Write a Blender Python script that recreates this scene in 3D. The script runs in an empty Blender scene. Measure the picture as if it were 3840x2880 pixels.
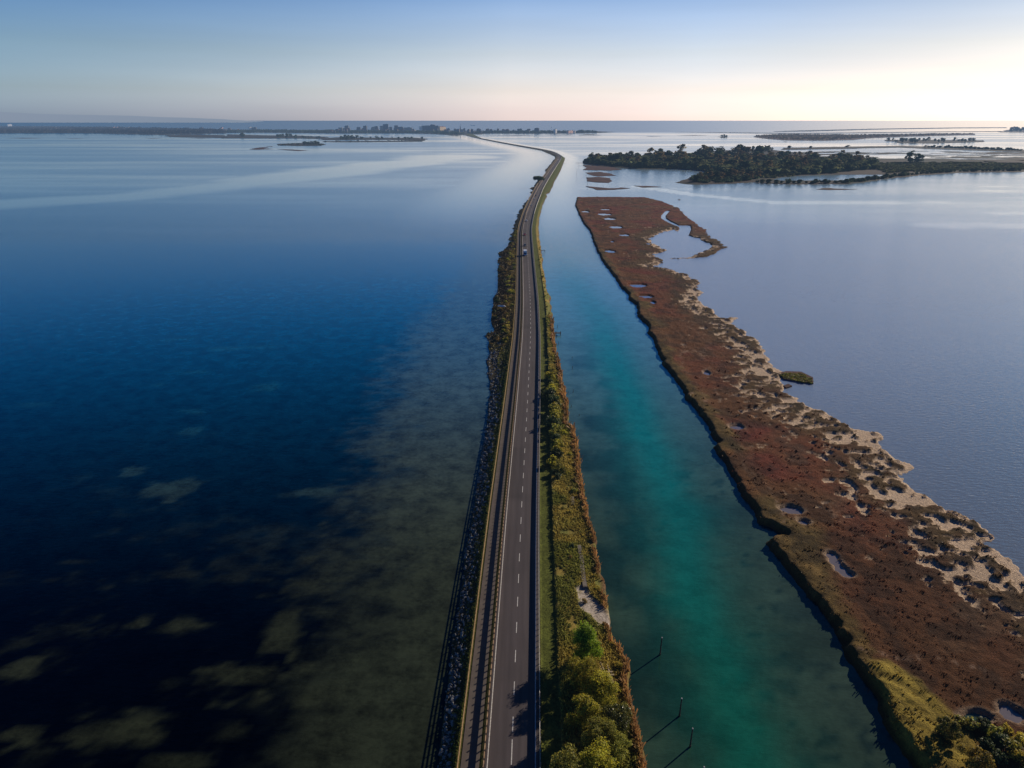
import bpy, math, random
import numpy as np

# ------------------------------------------------------------------ basics
scene = bpy.context.scene
COL = scene.collection
R = math.radians
CAM_H = 90.0
FOC = 2667.0                      # focal length in photo pixels (3840 wide)
PITCH = R(20.35)
SUN_AZ, SUN_EL = R(50.0), R(21.0)  # azimuth clockwise from +Y


def gp(px, py, z=0.0):
    """ground position (metres) that stands at photo pixel px,py at height z"""
    u = (px - 1920.0) / FOC
    v = -(py - 1440.0) / FOC
    dy = math.cos(PITCH) + v * math.sin(PITCH)
    dz = -math.sin(PITCH) + v * math.cos(PITCH)
    t = (CAM_H - z) / -dz
    return (u * t, dy * t)


def gpoly(pts, z=0.0):
    return np.array([gp(a, b, z) for a, b in pts], dtype=float)


# ------------------------------------------------------------------ noise
def _hash(ix, iy, seed):
    h = (ix.astype(np.int64) * 374761393 + iy.astype(np.int64) * 668265263 + seed * 1442695041) & 0xFFFFFFFF
    h = ((h ^ (h >> 13)) * 1274126177) & 0xFFFFFFFF
    h = h ^ (h >> 16)
    return (h & 0xFFFFFF) / float(0xFFFFFF)


def vnoise(x, y, seed=0):
    x = np.asarray(x, float); y = np.asarray(y, float)
    ix = np.floor(x); iy = np.floor(y)
    fx = x - ix; fy = y - iy
    fx = fx * fx * (3 - 2 * fx); fy = fy * fy * (3 - 2 * fy)
    a = _hash(ix, iy, seed); b = _hash(ix + 1, iy, seed)
    c = _hash(ix, iy + 1, seed); d = _hash(ix + 1, iy + 1, seed)
    return (a + (b - a) * fx) * (1 - fy) + (c + (d - c) * fx) * fy


def fbm(x, y, seed=0, octv=4):
    s = 0; a = 0.5; t = 0
    for k in range(octv):
        s = s + a * vnoise(x * 2 ** k + 17.3 * k, y * 2 ** k - 9.1 * k, seed + k * 7)
        t += a; a *= 0.5
    return s / t


def sstep(a, b, x):
    t = np.clip((x - a) / (b - a), 0, 1)
    return t * t * (3 - 2 * t)


def inside(poly, x, y):
    x = np.asarray(x); y = np.asarray(y)
    r = np.zeros(x.shape, bool)
    n = len(poly)
    for i in range(n):
        x0, y0 = poly[i]; x1, y1 = poly[(i + 1) % n]
        if y0 == y1:
            continue
        c = ((y0 > y) != (y1 > y)) & (x < (x1 - x0) * (y - y0) / (y1 - y0) + x0)
        r ^= c
    return r


def dist_line(poly, x, y, closed=True):
    x = np.asarray(x, float); y = np.asarray(y, float)
    d = np.full(x.shape, 1e12)
    n = len(poly)
    for i in range(n if closed else n - 1):
        x0, y0 = poly[i]; x1, y1 = poly[(i + 1) % n]
        dx, dy = x1 - x0, y1 - y0
        L = dx * dx + dy * dy + 1e-9
        t = np.clip(((x - x0) * dx + (y - y0) * dy) / L, 0, 1)
        d = np.minimum(d, (x - x0 - t * dx) ** 2 + (y - y0 - t * dy) ** 2)
    return np.sqrt(d)


# ------------------------------------------------------------------ mesh helpers
def mesh_np(name, verts, faces, mats, midx=None, tint=None, smooth=False):
    """faces: (n,k) int array or list of such arrays"""
    if not isinstance(faces, (list, tuple)):
        faces = [faces]
    me = bpy.data.meshes.new(name)
    verts = np.ascontiguousarray(verts, dtype=np.float32)
    me.vertices.add(len(verts))
    me.vertices.foreach_set('co', verts.ravel())
    loops = np.concatenate([np.asarray(f, dtype=np.int32).ravel() for f in faces])
    cnt = np.concatenate([np.full(len(f), np.asarray(f).shape[1], dtype=np.int32) for f in faces])
    me.loops.add(len(loops))
    me.loops.foreach_set('vertex_index', loops)
    me.polygons.add(len(cnt))
    st = np.zeros(len(cnt), dtype=np.int32); st[1:] = np.cumsum(cnt)[:-1]
    me.polygons.foreach_set('loop_start', st)
    me.polygons.foreach_set('loop_total', cnt)
    if midx is not None:
        me.polygons.foreach_set('material_index', np.asarray(midx, dtype=np.int32))
    me.polygons.foreach_set('use_smooth', np.full(len(cnt), bool(smooth)))
    me.update(calc_edges=True)
    for m in (mats if isinstance(mats, (list, tuple)) else [mats]):
        me.materials.append(m)
    if tint is not None:
        for nm, arr in (tint.items() if isinstance(tint, dict) else [('tint', tint)]):
            arr = np.asarray(arr, dtype=np.float32)
            at = me.attributes.new(nm, 'FLOAT_COLOR', 'POINT')
            if arr.shape[1] == 3:
                arr = np.concatenate([arr, np.ones((len(arr), 1), np.float32)], 1)
            at.data.foreach_set('color', np.ascontiguousarray(arr).ravel())
    me.validate()
    return me


def link(name, me, parent=None, loc=None, rotz=0.0, scale=None):
    o = bpy.data.objects.new(name, me)
    COL.objects.link(o)
    if parent is not None:
        o.parent = parent
    if loc is not None:
        o.location = loc
    if rotz:
        o.rotation_euler = (0, 0, rotz)
    if scale is not None:
        o.scale = scale if isinstance(scale, (tuple, list)) else (scale,) * 3
    return o


def tag(o, label=None, cat=None, group=None, kind=None):
    if label: o['label'] = label
    if cat: o['category'] = cat
    if group: o['group'] = group
    if kind: o['kind'] = kind
    return o


def empty(name, loc=(0, 0, 0), rotz=0.0):
    o = bpy.data.objects.new(name, None)
    COL.objects.link(o)
    o.location = loc
    o.rotation_euler = (0, 0, rotz)
    return o


def grid_faces(nr, nc):
    i = np.arange(nr - 1)[:, None] * nc + np.arange(nc - 1)[None, :]
    return np.stack([i, i + 1, i + nc + 1, i + nc], -1).reshape(-1, 4)


class MB:
    """collects simple shapes into one mesh"""
    def __init__(s):
        s.v = []; s.f = []; s.m = []; s.n = 0

    def add(s, v, f, mi=0):
        b = s.n
        s.v.extend(v); s.n += len(v)
        for q in f:
            s.f.append([b + i for i in q]); s.m.append(mi)

    def box(s, c, d, mi=0, rz=0.0, taper=1.0):
        x, y, z = c; a, b, h = d[0] / 2, d[1] / 2, d[2] / 2
        ca, sa = math.cos(rz), math.sin(rz)
        vs = []
        for sz, t in ((-1, 1.0), (1, taper)):
            for sx, sy in ((-1, -1), (1, -1), (1, 1), (-1, 1)):
                px, py = sx * a * t, sy * b * t
                vs.append((x + px * ca - py * sa, y + px * sa + py * ca, z + sz * h))
        s.add(vs, [(3, 2, 1, 0), (4, 5, 6, 7), (0, 1, 5, 4), (1, 2, 6, 5), (2, 3, 7, 6), (3, 0, 4, 7)], mi)

    def tube(s, p0, p1, r0, r1=None, n=8, mi=0, cap=True):
        r1 = r0 if r1 is None else r1
        p0 = np.array(p0, float); p1 = np.array(p1, float)
        d = p1 - p0; d /= np.linalg.norm(d) + 1e-9
        a = np.cross(d, (0, 0, 1.0) if abs(d[2]) < 0.9 else (1.0, 0, 0)); a /= np.linalg.norm(a)
        b = np.cross(d, a)
        vs = []
        for p, r in ((p0, r0), (p1, r1)):
            for k in range(n):
                t = 2 * math.pi * k / n
                vs.append(tuple(p + (a * math.cos(t) + b * math.sin(t)) * r))
        fs = [(k, k + n, (k + 1) % n + n, (k + 1) % n) for k in range(n)]
        if cap:
            fs.append(tuple(range(n))); fs.append(tuple(range(2 * n - 1, n - 1, -1)))
        s.add(vs, fs, mi)

    def mesh(s, name, mats, smooth=False):
        me = bpy.data.meshes.new(name)
        me.from_pydata([tuple(map(float, v)) for v in s.v], [], s.f)
        for m in (mats if isinstance(mats, (list, tuple)) else [mats]):
            me.materials.append(m)
        me.polygons.foreach_set('material_index', s.m)
        if smooth:
            me.polygons.foreach_set('use_smooth', [True] * len(s.f))
        me.update()
        return me

    def build(s, name, mats, parent=None, smooth=False, **kw):
        return link(name, s.mesh(name, mats, smooth), parent, **kw)


# ------------------------------------------------------------------ materials
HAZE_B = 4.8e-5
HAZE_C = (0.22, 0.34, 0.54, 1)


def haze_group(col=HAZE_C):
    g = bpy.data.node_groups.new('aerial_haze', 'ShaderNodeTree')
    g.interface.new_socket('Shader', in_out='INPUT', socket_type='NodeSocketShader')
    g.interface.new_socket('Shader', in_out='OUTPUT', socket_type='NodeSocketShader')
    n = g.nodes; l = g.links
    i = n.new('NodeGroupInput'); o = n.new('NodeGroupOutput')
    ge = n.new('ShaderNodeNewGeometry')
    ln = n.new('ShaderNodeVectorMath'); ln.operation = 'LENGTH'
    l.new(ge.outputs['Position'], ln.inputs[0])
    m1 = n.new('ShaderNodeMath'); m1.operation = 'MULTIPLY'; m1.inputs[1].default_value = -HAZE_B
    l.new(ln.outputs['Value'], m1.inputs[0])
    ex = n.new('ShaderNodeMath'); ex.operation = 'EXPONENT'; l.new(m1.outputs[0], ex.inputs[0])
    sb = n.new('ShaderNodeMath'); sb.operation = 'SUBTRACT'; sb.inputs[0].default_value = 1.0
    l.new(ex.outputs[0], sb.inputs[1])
    em = n.new('ShaderNodeEmission'); em.inputs[0].default_value = col  # haze painted as a surface glow that grows with distance from the origin
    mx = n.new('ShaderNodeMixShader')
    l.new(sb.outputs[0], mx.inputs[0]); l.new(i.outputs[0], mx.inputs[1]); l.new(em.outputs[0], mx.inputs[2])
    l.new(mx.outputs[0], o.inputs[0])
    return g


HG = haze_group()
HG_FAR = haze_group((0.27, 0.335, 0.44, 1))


class NT:
    """small node-tree builder"""
    def __init__(s, name):
        s.mat = bpy.data.materials.new(name); s.mat.use_nodes = True
        s.t = s.mat.node_tree; s.t.nodes.clear()
        s.out = s.t.nodes.new('ShaderNodeOutputMaterial')
        s.mat.cycles.emission_sampling = 'NONE'

    def n(s, typ, **kw):
        nd = s.t.nodes.new(typ)
        for k, v in kw.items():
            setattr(nd, k, v)
        return nd

    def l(s, a, b):
        s.t.links.new(a, b)

    def val(s, sock, v):
        if hasattr(v, 'links') or isinstance(v, bpy.types.NodeSocket):
            s.l(v, sock)
        else:
            sock.default_value = v

    def pos(s):
        if not hasattr(s, '_pos'):
            s._pos = s.n('ShaderNodeNewGeometry').outputs['Position']
        return s._pos

    def noise(s, scale, detail=4, rough=0.55, vec=None, stretch=None, out='Fac', lo=None, hi=None):
        v = vec or s.pos()
        if stretch:
            mp = s.n('ShaderNodeMapping'); mp.inputs['Scale'].default_value = stretch[:3]
            if len(stretch) > 3:
                mp.inputs['Rotation'].default_value = (0, 0, stretch[3])
            s.l(v, mp.inputs['Vector']); v = mp.outputs[0]
        nd = s.n('ShaderNodeTexNoise'); nd.inputs['Scale'].default_value = scale
        nd.inputs['Detail'].default_value = detail; nd.inputs['Roughness'].default_value = rough
        s.l(v, nd.inputs['Vector'])
        r = nd.outputs[out]
        if lo is not None:
            r = s.ramp(r, lo, hi)
        return r

    def ramp(s, fac, lo, hi, a=0.0, b=1.0):
        if lo > hi:
            lo, hi, a, b = hi, lo, b, a
        m = s.n('ShaderNodeMapRange', interpolation_type='SMOOTHSTEP')
        m.inputs['From Min'].default_value = lo; m.inputs['From Max'].default_value = hi
        m.inputs['To Min'].default_value = a; m.inputs['To Max'].default_value = b
        s.l(fac, m.inputs['Value'])
        return m.outputs[0]

    def mix(s, fac, a, b, blend='MIX'):
        m = s.n('ShaderNodeMix', data_type='RGBA', blend_type=blend)
        s.val(m.inputs[0], fac); s.val(m.inputs[6], a); s.val(m.inputs[7], b)
        return m.outputs[2]

    def math(s, op, a, b=None):
        m = s.n('ShaderNodeMath', operation=op)
        s.val(m.inputs[0], a)
        if b is not None:
            s.val(m.inputs[1], b)
        return m.outputs[0]

    def attr(s, name, out='Color'):
        a = s.n('ShaderNodeAttribute'); a.attribute_name = name
        return a.outputs[out]

    def bump(s, h, strength=0.5, dist=0.1):
        b = s.n('ShaderNodeBump'); b.inputs['Strength'].default_value = strength
        b.inputs['Distance'].default_value = dist
        s.l(h, b.inputs['Height'])
        return b.outputs[0]

    def pbr(s, color, rough=0.8, spec=0.3, normal=None, metal=0.0):
        p = s.n('ShaderNodeBsdfPrincipled')
        s.val(p.inputs['Base Color'], color); s.val(p.inputs['Roughness'], rough)
        p.inputs['Specular IOR Level'].default_value = spec
        p.inputs['Metallic'].default_value = metal
        if normal is not None:
            s.l(normal, p.inputs['Normal'])
        return p.outputs[0]

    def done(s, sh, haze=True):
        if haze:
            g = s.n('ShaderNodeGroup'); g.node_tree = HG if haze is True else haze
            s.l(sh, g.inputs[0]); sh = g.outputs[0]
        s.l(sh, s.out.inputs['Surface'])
        return s.mat


def c4(r, g, b):
    return (r, g, b, 1.0)


def simple_mat(name, col, rough=0.8, spec=0.3, var=0.25, scale=3.0, metal=0.0, bump=0.0):
    t = NT(name)
    nz = t.noise(scale, 5)
    dk = c4(*[c * (1 - var) for c in col]); lt = c4(*[min(1, c * (1 + var)) for c in col])
    c = t.mix(t.ramp(nz, 0.3, 0.7), dk, lt)
    nm = t.bump(nz, bump, 0.05) if bump else None
    return t.done(t.pbr(c, rough, spec, nm, metal))


def leaf_mat(name, col, trans=0.3, rough=0.6, spec=0.25):
    t = NT(name)
    tint = t.attr('tint')
    ob = t.n('ShaderNodeObjectInfo').outputs['Random']
    base = t.mix(1.0, tint, c4(*col), 'MULTIPLY')
    hs = t.n('ShaderNodeHueSaturation')
    m = t.n('ShaderNodeMath', operation='MULTIPLY_ADD'); t.l(ob, m.inputs[0]); m.inputs[1].default_value = 0.024; m.inputs[2].default_value = 0.488
    t.l(m.outputs[0], hs.inputs['Hue'])
    m = t.n('ShaderNodeMath', operation='MULTIPLY_ADD'); t.l(ob, m.inputs[0]); m.inputs[1].default_value = 0.5; m.inputs[2].default_value = 0.75
    t.l(m.outputs[0], hs.inputs['Value'])
    t.l(base, hs.inputs['Color'])
    d = t.pbr(hs.outputs[0], rough, spec)
    tr = t.n('ShaderNodeBsdfTranslucent'); t.l(hs.outputs[0], tr.inputs[0])
    mx = t.n('ShaderNodeMixShader'); mx.inputs[0].default_value = trans
    t.l(d, mx.inputs[1]); t.l(tr.outputs[0], mx.inputs[2])
    return t.done(mx.outputs[0])


# ------------------------------------------------------------------ world, sun, camera
def set_ramp(cr, stops):
    # the two default stops sit at 0 and 1
    cr.elements[0].color = (*stops[0][1], 1)
    cr.elements[1].color = (*stops[-1][1], 1)
    cr.elements[1].position = stops[-1][0]
    for p, c in stops[1:-1]:
        cr.elements.new(p).color = (*c, 1)


def build_world():
    w = bpy.data.worlds.new('World'); scene.world = w; w.use_nodes = True
    nt = w.node_tree; nt.nodes.clear()
    N = lambda t: nt.nodes.new(t)
    L = nt.links.new
    out = N('ShaderNodeOutputWorld'); bg = N('ShaderNodeBackground')
    sky = N('ShaderNodeTexSky'); sky.sky_type = 'NISHITA'; sky.sun_disc = False
    sky.sun_elevation = SUN_EL; sky.sun_rotation = SUN_AZ
    sky.altitude = 0; sky.air_density = 1.0; sky.dust_density = 1.3; sky.ozone_density = 1.0
    tc = N('ShaderNodeTexCoord'); sp = N('ShaderNodeSeparateXYZ')
    L(tc.outputs['Generated'], sp.inputs[0])
    # autumn haze: a grading of the clear sky by height above the horizon
    rp = N('ShaderNodeValToRGB')
    cr = rp.color_ramp
    set_ramp(cr, SKY_STOPS)
    L(sp.outputs['Z'], rp.inputs['Fac'])
    mx = N('ShaderNodeMix'); mx.data_type = 'RGBA'; mx.blend_type = 'MULTIPLY'; mx.inputs[0].default_value = 1.0
    L(sky.outputs[0], mx.inputs[6]); L(rp.outputs[0], mx.inputs[7])
    # ... and by the angle from the sun (thin veil, brighter to the middle)
    dt = N('ShaderNodeVectorMath'); dt.operation = 'DOT_PRODUCT'
    dt.inputs[1].default_value = (math.sin(SUN_AZ), math.cos(SUN_AZ), 0)
    L(tc.outputs['Generated'], dt.inputs[0])
    rp2 = N('ShaderNodeValToRGB'); cr2 = rp2.color_ramp
    set_ramp(cr2, SUN_STOPS)
    L(dt.outputs['Value'], rp2.inputs['Fac'])
    mx2 = N('ShaderNodeMix'); mx2.data_type = 'RGBA'; mx2.blend_type = 'MULTIPLY'; mx2.inputs[0].default_value = 1.0
    L(mx.outputs[2], mx2.inputs[6]); L(rp2.outputs[0], mx2.inputs[7])
    # thin uneven veil
    mpn = N('ShaderNodeMapping'); mpn.inputs['Scale'].default_value = (1.2, 1.2, 14.0); L(tc.outputs['Generated'], mpn.inputs['Vector'])
    vn = N('ShaderNodeTexNoise'); vn.inputs['Scale'].default_value = 1.6; vn.inputs['Detail'].default_value = 4; L(mpn.outputs[0], vn.inputs['Vector'])
    vr = N('ShaderNodeMapRange'); vr.inputs[1].default_value = 0.3; vr.inputs[2].default_value = 0.7; vr.inputs[3].default_value = 0.95; vr.inputs[4].default_value = 1.05
    L(vn.outputs[0], vr.inputs[0])
    vs = N('ShaderNodeVectorMath'); vs.operation = 'SCALE'
    L(mx2.outputs[2], vs.inputs[0]); L(vr.outputs[0], vs.inputs['Scale'])
    L(vs.outputs[0], bg.inputs['Color'])
    bg.inputs['Strength'].default_value = SKY_STRENGTH
    L(bg.outputs[0], out.inputs['Surface'])
    sd = bpy.data.lights.new('sun', 'SUN'); sd.energy = 5.0; sd.angle = R(0.53); sd.color = (1.0, 0.86, 0.68)
    so = bpy.data.objects.new('sun', sd); COL.objects.link(so)
    d = (math.sin(SUN_AZ) * math.cos(SUN_EL), math.cos(SUN_AZ) * math.cos(SUN_EL), math.sin(SUN_EL))
    from mathutils import Vector
    so.rotation_euler = Vector(d).to_track_quat('Z', 'Y').to_euler()
    so.location = (200, 200, 300)
    cam = bpy.data.cameras.new('camera'); cam.sensor_width = 36; cam.lens = 36 * FOC / 3840
    cam.clip_start = 0.5; cam.clip_end = 400000
    co = bpy.data.objects.new('camera', cam); COL.objects.link(co)
    co.location = (0, 0, CAM_H); co.rotation_euler = (math.pi / 2 - PITCH, 0, 0)
    scene.camera = co
    scene.view_settings.view_transform = 'Standard'; scene.view_settings.look = 'None'
    scene.view_settings.exposure = 0; scene.view_settings.gamma = 1
    scene.render.engine = 'CYCLES'
    scene.cycles.use_denoising = True
    scene.cycles.max_bounces = 5; scene.cycles.diffuse_bounces = 2; scene.cycles.glossy_bounces = 3
    scene.cycles.transmission_bounces = 2; scene.cycles.transparent_max_bounces = 4
    scene.cycles.caustics_reflective = False; scene.cycles.caustics_refractive = False
    scene.cycles.sample_clamp_indirect = 3.0


SKY_STRENGTH = 0.1
SKY_STOPS = [(0.0, (1.75, 1.85, 3.0)), (0.012, (1.55, 1.62, 2.6)), (0.035, (1.28, 1.28, 1.8)), (0.08, (1.0, 1.02, 1.30)), (0.135, (0.66, 0.80, 1.16)),
             (0.175, (0.26, 0.60, 1.16)), (0.22, (0.09, 0.50, 1.14)), (0.28, (0.05, 0.42, 1.02)), (0.42, (0.035, 0.20, 0.54)), (1.0, (0.035, 0.085, 0.21))]
SUN_STOPS = [(0.0, (0.60, 0.86, 1.02)), (0.1, (0.66, 0.88, 1.02)), (0.64, (0.98, 1.0, 1.02)), (0.8, (0.74, 0.81, 0.88)), (0.98, (0.36, 0.42, 0.48))]
# ------------------------------------------------------------------ causeway lines (functions of Y)
DASH = [(1917, 2880), (1932, 2480), (1948, 2080), (1957, 1880), (1979.6, 1480), (1990, 1260), (1989, 1130), (1979, 960),
        (1974.5, 860), (1988, 800), (2003, 760), (2027, 705), (2055, 660), (2082, 620), (2094, 603), (2101, 590), (2096, 580)]
DASH_FAR = [(2068, 568), (2039, 560), (1981, 551), (1923, 541), (1865, 530.5), (1807, 519.5), (1767, 510.5), (1740, 504)]
LSH = [(1653, 2880), (1692, 2480), (1723, 2280), (1748, 2080), (1780, 1880), (1812, 1680), (1839, 1480), (1832, 1400), (1825, 1360),
       (1839, 1320), (1819, 1260), (1855, 1240), (1845, 1210), (1841, 1160), (1852, 1120), (1868, 1080), (1863, 1060), (1870, 1020),
       (1868, 980), (1881, 960), (1871, 950), (1898, 930), (1913, 910), (1907, 900), (1916, 885), (1922, 870), (1928, 840), (1934, 820),
       (1943, 800), (1958, 780), (1970, 760), (1988, 740), (1994, 725), (1991, 720), (2000, 712), (1986, 707), (2000, 700), (2015, 680),
       (2033, 665), (2047, 645), (2044, 638), (2051, 630), (2062, 618), (2072, 605), (2081, 595), (2083, 588)]
RSH = [(2425, 2880), (2403, 2780), (2376, 2680), (2362, 2580), (2345, 2480), (2333, 2430), (2309, 2425), (2294, 2380), (2285, 2320),
       (2275, 2280), (2278, 2200), (2253, 2160), (2240, 2080), (2222, 1980), (2200, 1880), (2179, 1780), (2164, 1700), (2157, 1640),
       (2145, 1612), (2126, 1609), (2126, 1560), (2121, 1480), (2109, 1440), (2096, 1380), (2085, 1320), (2076, 1260), (2067, 1180),
       (2062, 1120), (2045, 1080), (2040, 1040), (2031, 960), (2021, 900), (2017.6, 860), (2021, 820), (2030, 780), (2045, 745),
       (2050, 735), (2044, 728), (2060, 722), (2071, 700), (2078, 680), (2090.6, 660), (2101, 640), (2109, 620), (2117, 600), (2118, 592)]
RZ = 2.0
Y0, Y1 = 42.0, 5150.0

_d = np.array([gp(a, b, RZ) for a, b in DASH + DASH_FAR])
_d = np.vstack([[_d[0, 0] - (_d[1, 0] - _d[0, 0]) / (_d[1, 1] - _d[0, 1]) * 40, _d[0, 1] - 40], _d])


def smooth_fn(pts, win):
    """piecewise-linear x(Y) smoothed with a window that grows with Y"""
    ys = np.exp(np.linspace(math.log(40), math.log(5600), 1500))
    xs = np.interp(ys, pts[:, 1], pts[:, 0])
    k = np.hanning(win + 2)[1:-1]; k /= k.sum()
    pad = np.pad(xs, win // 2, mode='reflect', reflect_type='odd')
    xs = np.convolve(pad, k, mode='valid')
    return lambda Y: np.interp(Y, ys, xs[:len(ys)])


XC = smooth_fn(_d, 61)
_l = np.array([gp(a, b, 0.2) for a, b in LSH]); _r = np.array([gp(a, b, 0.2) for a, b in RSH])


def _ext(p, sgn):
    # near and far ends: constant offset from the road
    n0 = [(p[0, 0] + (p[1, 0] - p[0, 0]) / (p[1, 1] - p[0, 1]) * (50 - p[0, 1]), 50.0)]
    fr = [(float(XC(y)) + sgn * 13, y) for y in (2350, 2700, 3200, 4000, 5600)]
    return np.vstack([n0, p, fr])


_l = _ext(_l, -1); _r = _ext(_r, 1)


def XL(Y):
    Y = np.asarray(Y, float)
    b = np.interp(Y, _l[:, 1], _l[:, 0])
    amp = np.clip((Y - 200) / 300, 0, 1) * 2.2 + 0.4
    return np.minimum(b + (fbm(Y / 9.0, Y * 0 + 3, 5, 3) - 0.5) * 2 * amp, XC(Y) - 8.6)


def XR(Y):
    Y = np.asarray(Y, float)
    b = np.interp(Y, _r[:, 1], _r[:, 0])
    return np.maximum(b + (fbm(Y / 5.0, Y * 0 + 8, 6, 3) - 0.5) * 2.0, XC(Y) + 6.0)


OFF_FENCE, OFF_RAIL_L, OFF_RAIL_R, OFF_LINE = -7.75, -4.05, 4.2, 3.5

# marsh outline (photo trace, closed clockwise) ------------------------------------------------
M_LEFT = [(3640, 3080), (3443, 2880), (3399, 2794), (3324, 2701), (3307, 2631), (3231, 2544), (3172, 2457), (3144, 2381), (3106, 2327), (3069, 2273),
          (3009, 2208), (2960, 2148), (2911, 2083), (2887, 2042), (2900, 2023), (2938, 2018), (2934, 2008), (2903, 1982), (2847, 1963), (2841, 1932), (2796, 1881),
          (2763, 1820), (2718, 1752), (2684, 1680), (2690, 1663), (2678, 1651), (2656, 1607), (2622, 1551), (2600, 1528), (2540, 1440), (2484, 1360),
          (2459, 1306), (2450, 1268), (2427, 1247), (2433, 1225), (2391, 1183), (2389, 1145), (2357, 1124), (2364, 1111), (2328, 1078),
          (2298, 1031), (2256, 976), (2227, 913), (2212, 867), (2189, 841), (2172, 808), (2157, 772), (2163, 742)]
M_TOP = [(2227, 739), (2353, 740), (2425, 741), (2463, 751), (2501, 763), (2543, 782), (2566, 806), (2598, 833), (2644, 863), (2657, 884),
         (2699, 909), (2722, 928), (2703, 938), (2640, 962), (2585, 971), (2516, 971)]
M_RIGHT = [(2522, 967), (2577, 967), (2615, 951), (2661, 938), (2680, 924), (2649, 909), (2619, 892), (2564, 879), (2522, 856), (2505, 867),
           (2467, 877), (2433, 896), (2450, 915), (2501, 941), (2467, 951), (2442, 955), (2476, 972), (2471, 993), (2433, 998), (2480, 1004),
           (2530, 1014), (2594, 1044), (2623, 1065), (2627, 1093), (2606, 1116), (2644, 1145), (2682, 1177), (2724, 1196), (2754, 1192),
           (2737, 1213), (2792, 1244), (2838, 1289), (2881, 1331), (2889, 1356), (2903, 1377), (2931, 1405), (2919, 1444), (2959, 1478),
           (3015, 1523), (3099, 1551), (3155, 1579), (3205, 1607), (3290, 1623), (3306, 1674), (3334, 1696), (3340, 1730), (3424, 1747),
           (3368, 1775), (3374, 1808), (3441, 1848), (3497, 1876), (3620, 1937), (3688, 1993), (3702, 2044), (3772, 2117), (3840, 2167),
           (4000, 2270), (4250, 2480), (4500, 2800), (4650, 3080)]
MARSH = gpoly(M_LEFT + M_TOP + M_RIGHT)
MARSH_L = gpoly(M_LEFT)
MARSH_R = gpoly(M_RIGHT)

# ------------------------------------------------------------------ water
SHELF_EDGE = [(1040, 3000), (1120, 2880), (1170, 2620), (1290, 2330), (1370, 2050), (1430, 1780), (1480, 1560), (1520, 1400), (1570, 1280), (1660, 1130), (1760, 980), (1850, 860)]
TEAL = [(2860, 3000), (2790, 2880), (2700, 2560), (2620, 2300), (2560, 2100), (2490, 1880), (2420, 1650), (2370, 1480), (2300, 1330), (2230, 1180), (2170, 1080), (2130, 980)]
TEAL_HW = [(75, 7.2), (100, 7.6), (130, 8), (200, 9), (300, 10.5), (500, 12)]
SAND = [  # px, py, half-width px, half-height px, strength
    (650, 1830, 110, 36, 1), (495, 1765, 36, 16, .8), (1210, 1845, 100, 22, .8), (1215, 1980, 24, 24, .8), (1150, 2095, 40, 14, .6),
    (1150, 2205, 130, 40, .8), (660, 2340, 110, 34, .9), (1010, 2400, 90, 110, .9), (930, 2540, 150, 60, .9), (60, 2500, 90, 40, .9),
    (480, 2720, 170, 55, .9), (300, 2770, 120, 50, .7), (40, 2760, 80, 40, .8), (700, 2850, 120, 40, .7), (1230, 2590, 200, 80, .9),
    (980, 1300, 80, 14, .35), (650, 1270, 60, 14, .4), (840, 1310, 80, 10, .4), (730, 1395, 70, 8, .4), (1000, 1450, 60, 18, .45), (600, 1440, 40, 8, .35),
    (740, 1545, 60, 10, .4), (720, 1620, 60, 18, .5), (120, 1520, 80, 10, .3), (290, 2105, 50, 10, .4), (230, 2170, 50, 8, .35), (310, 2370, 30, 12, .4),
    (830, 2640, 40, 16, .5), (860, 2750, 60, 40, .45)]


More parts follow.
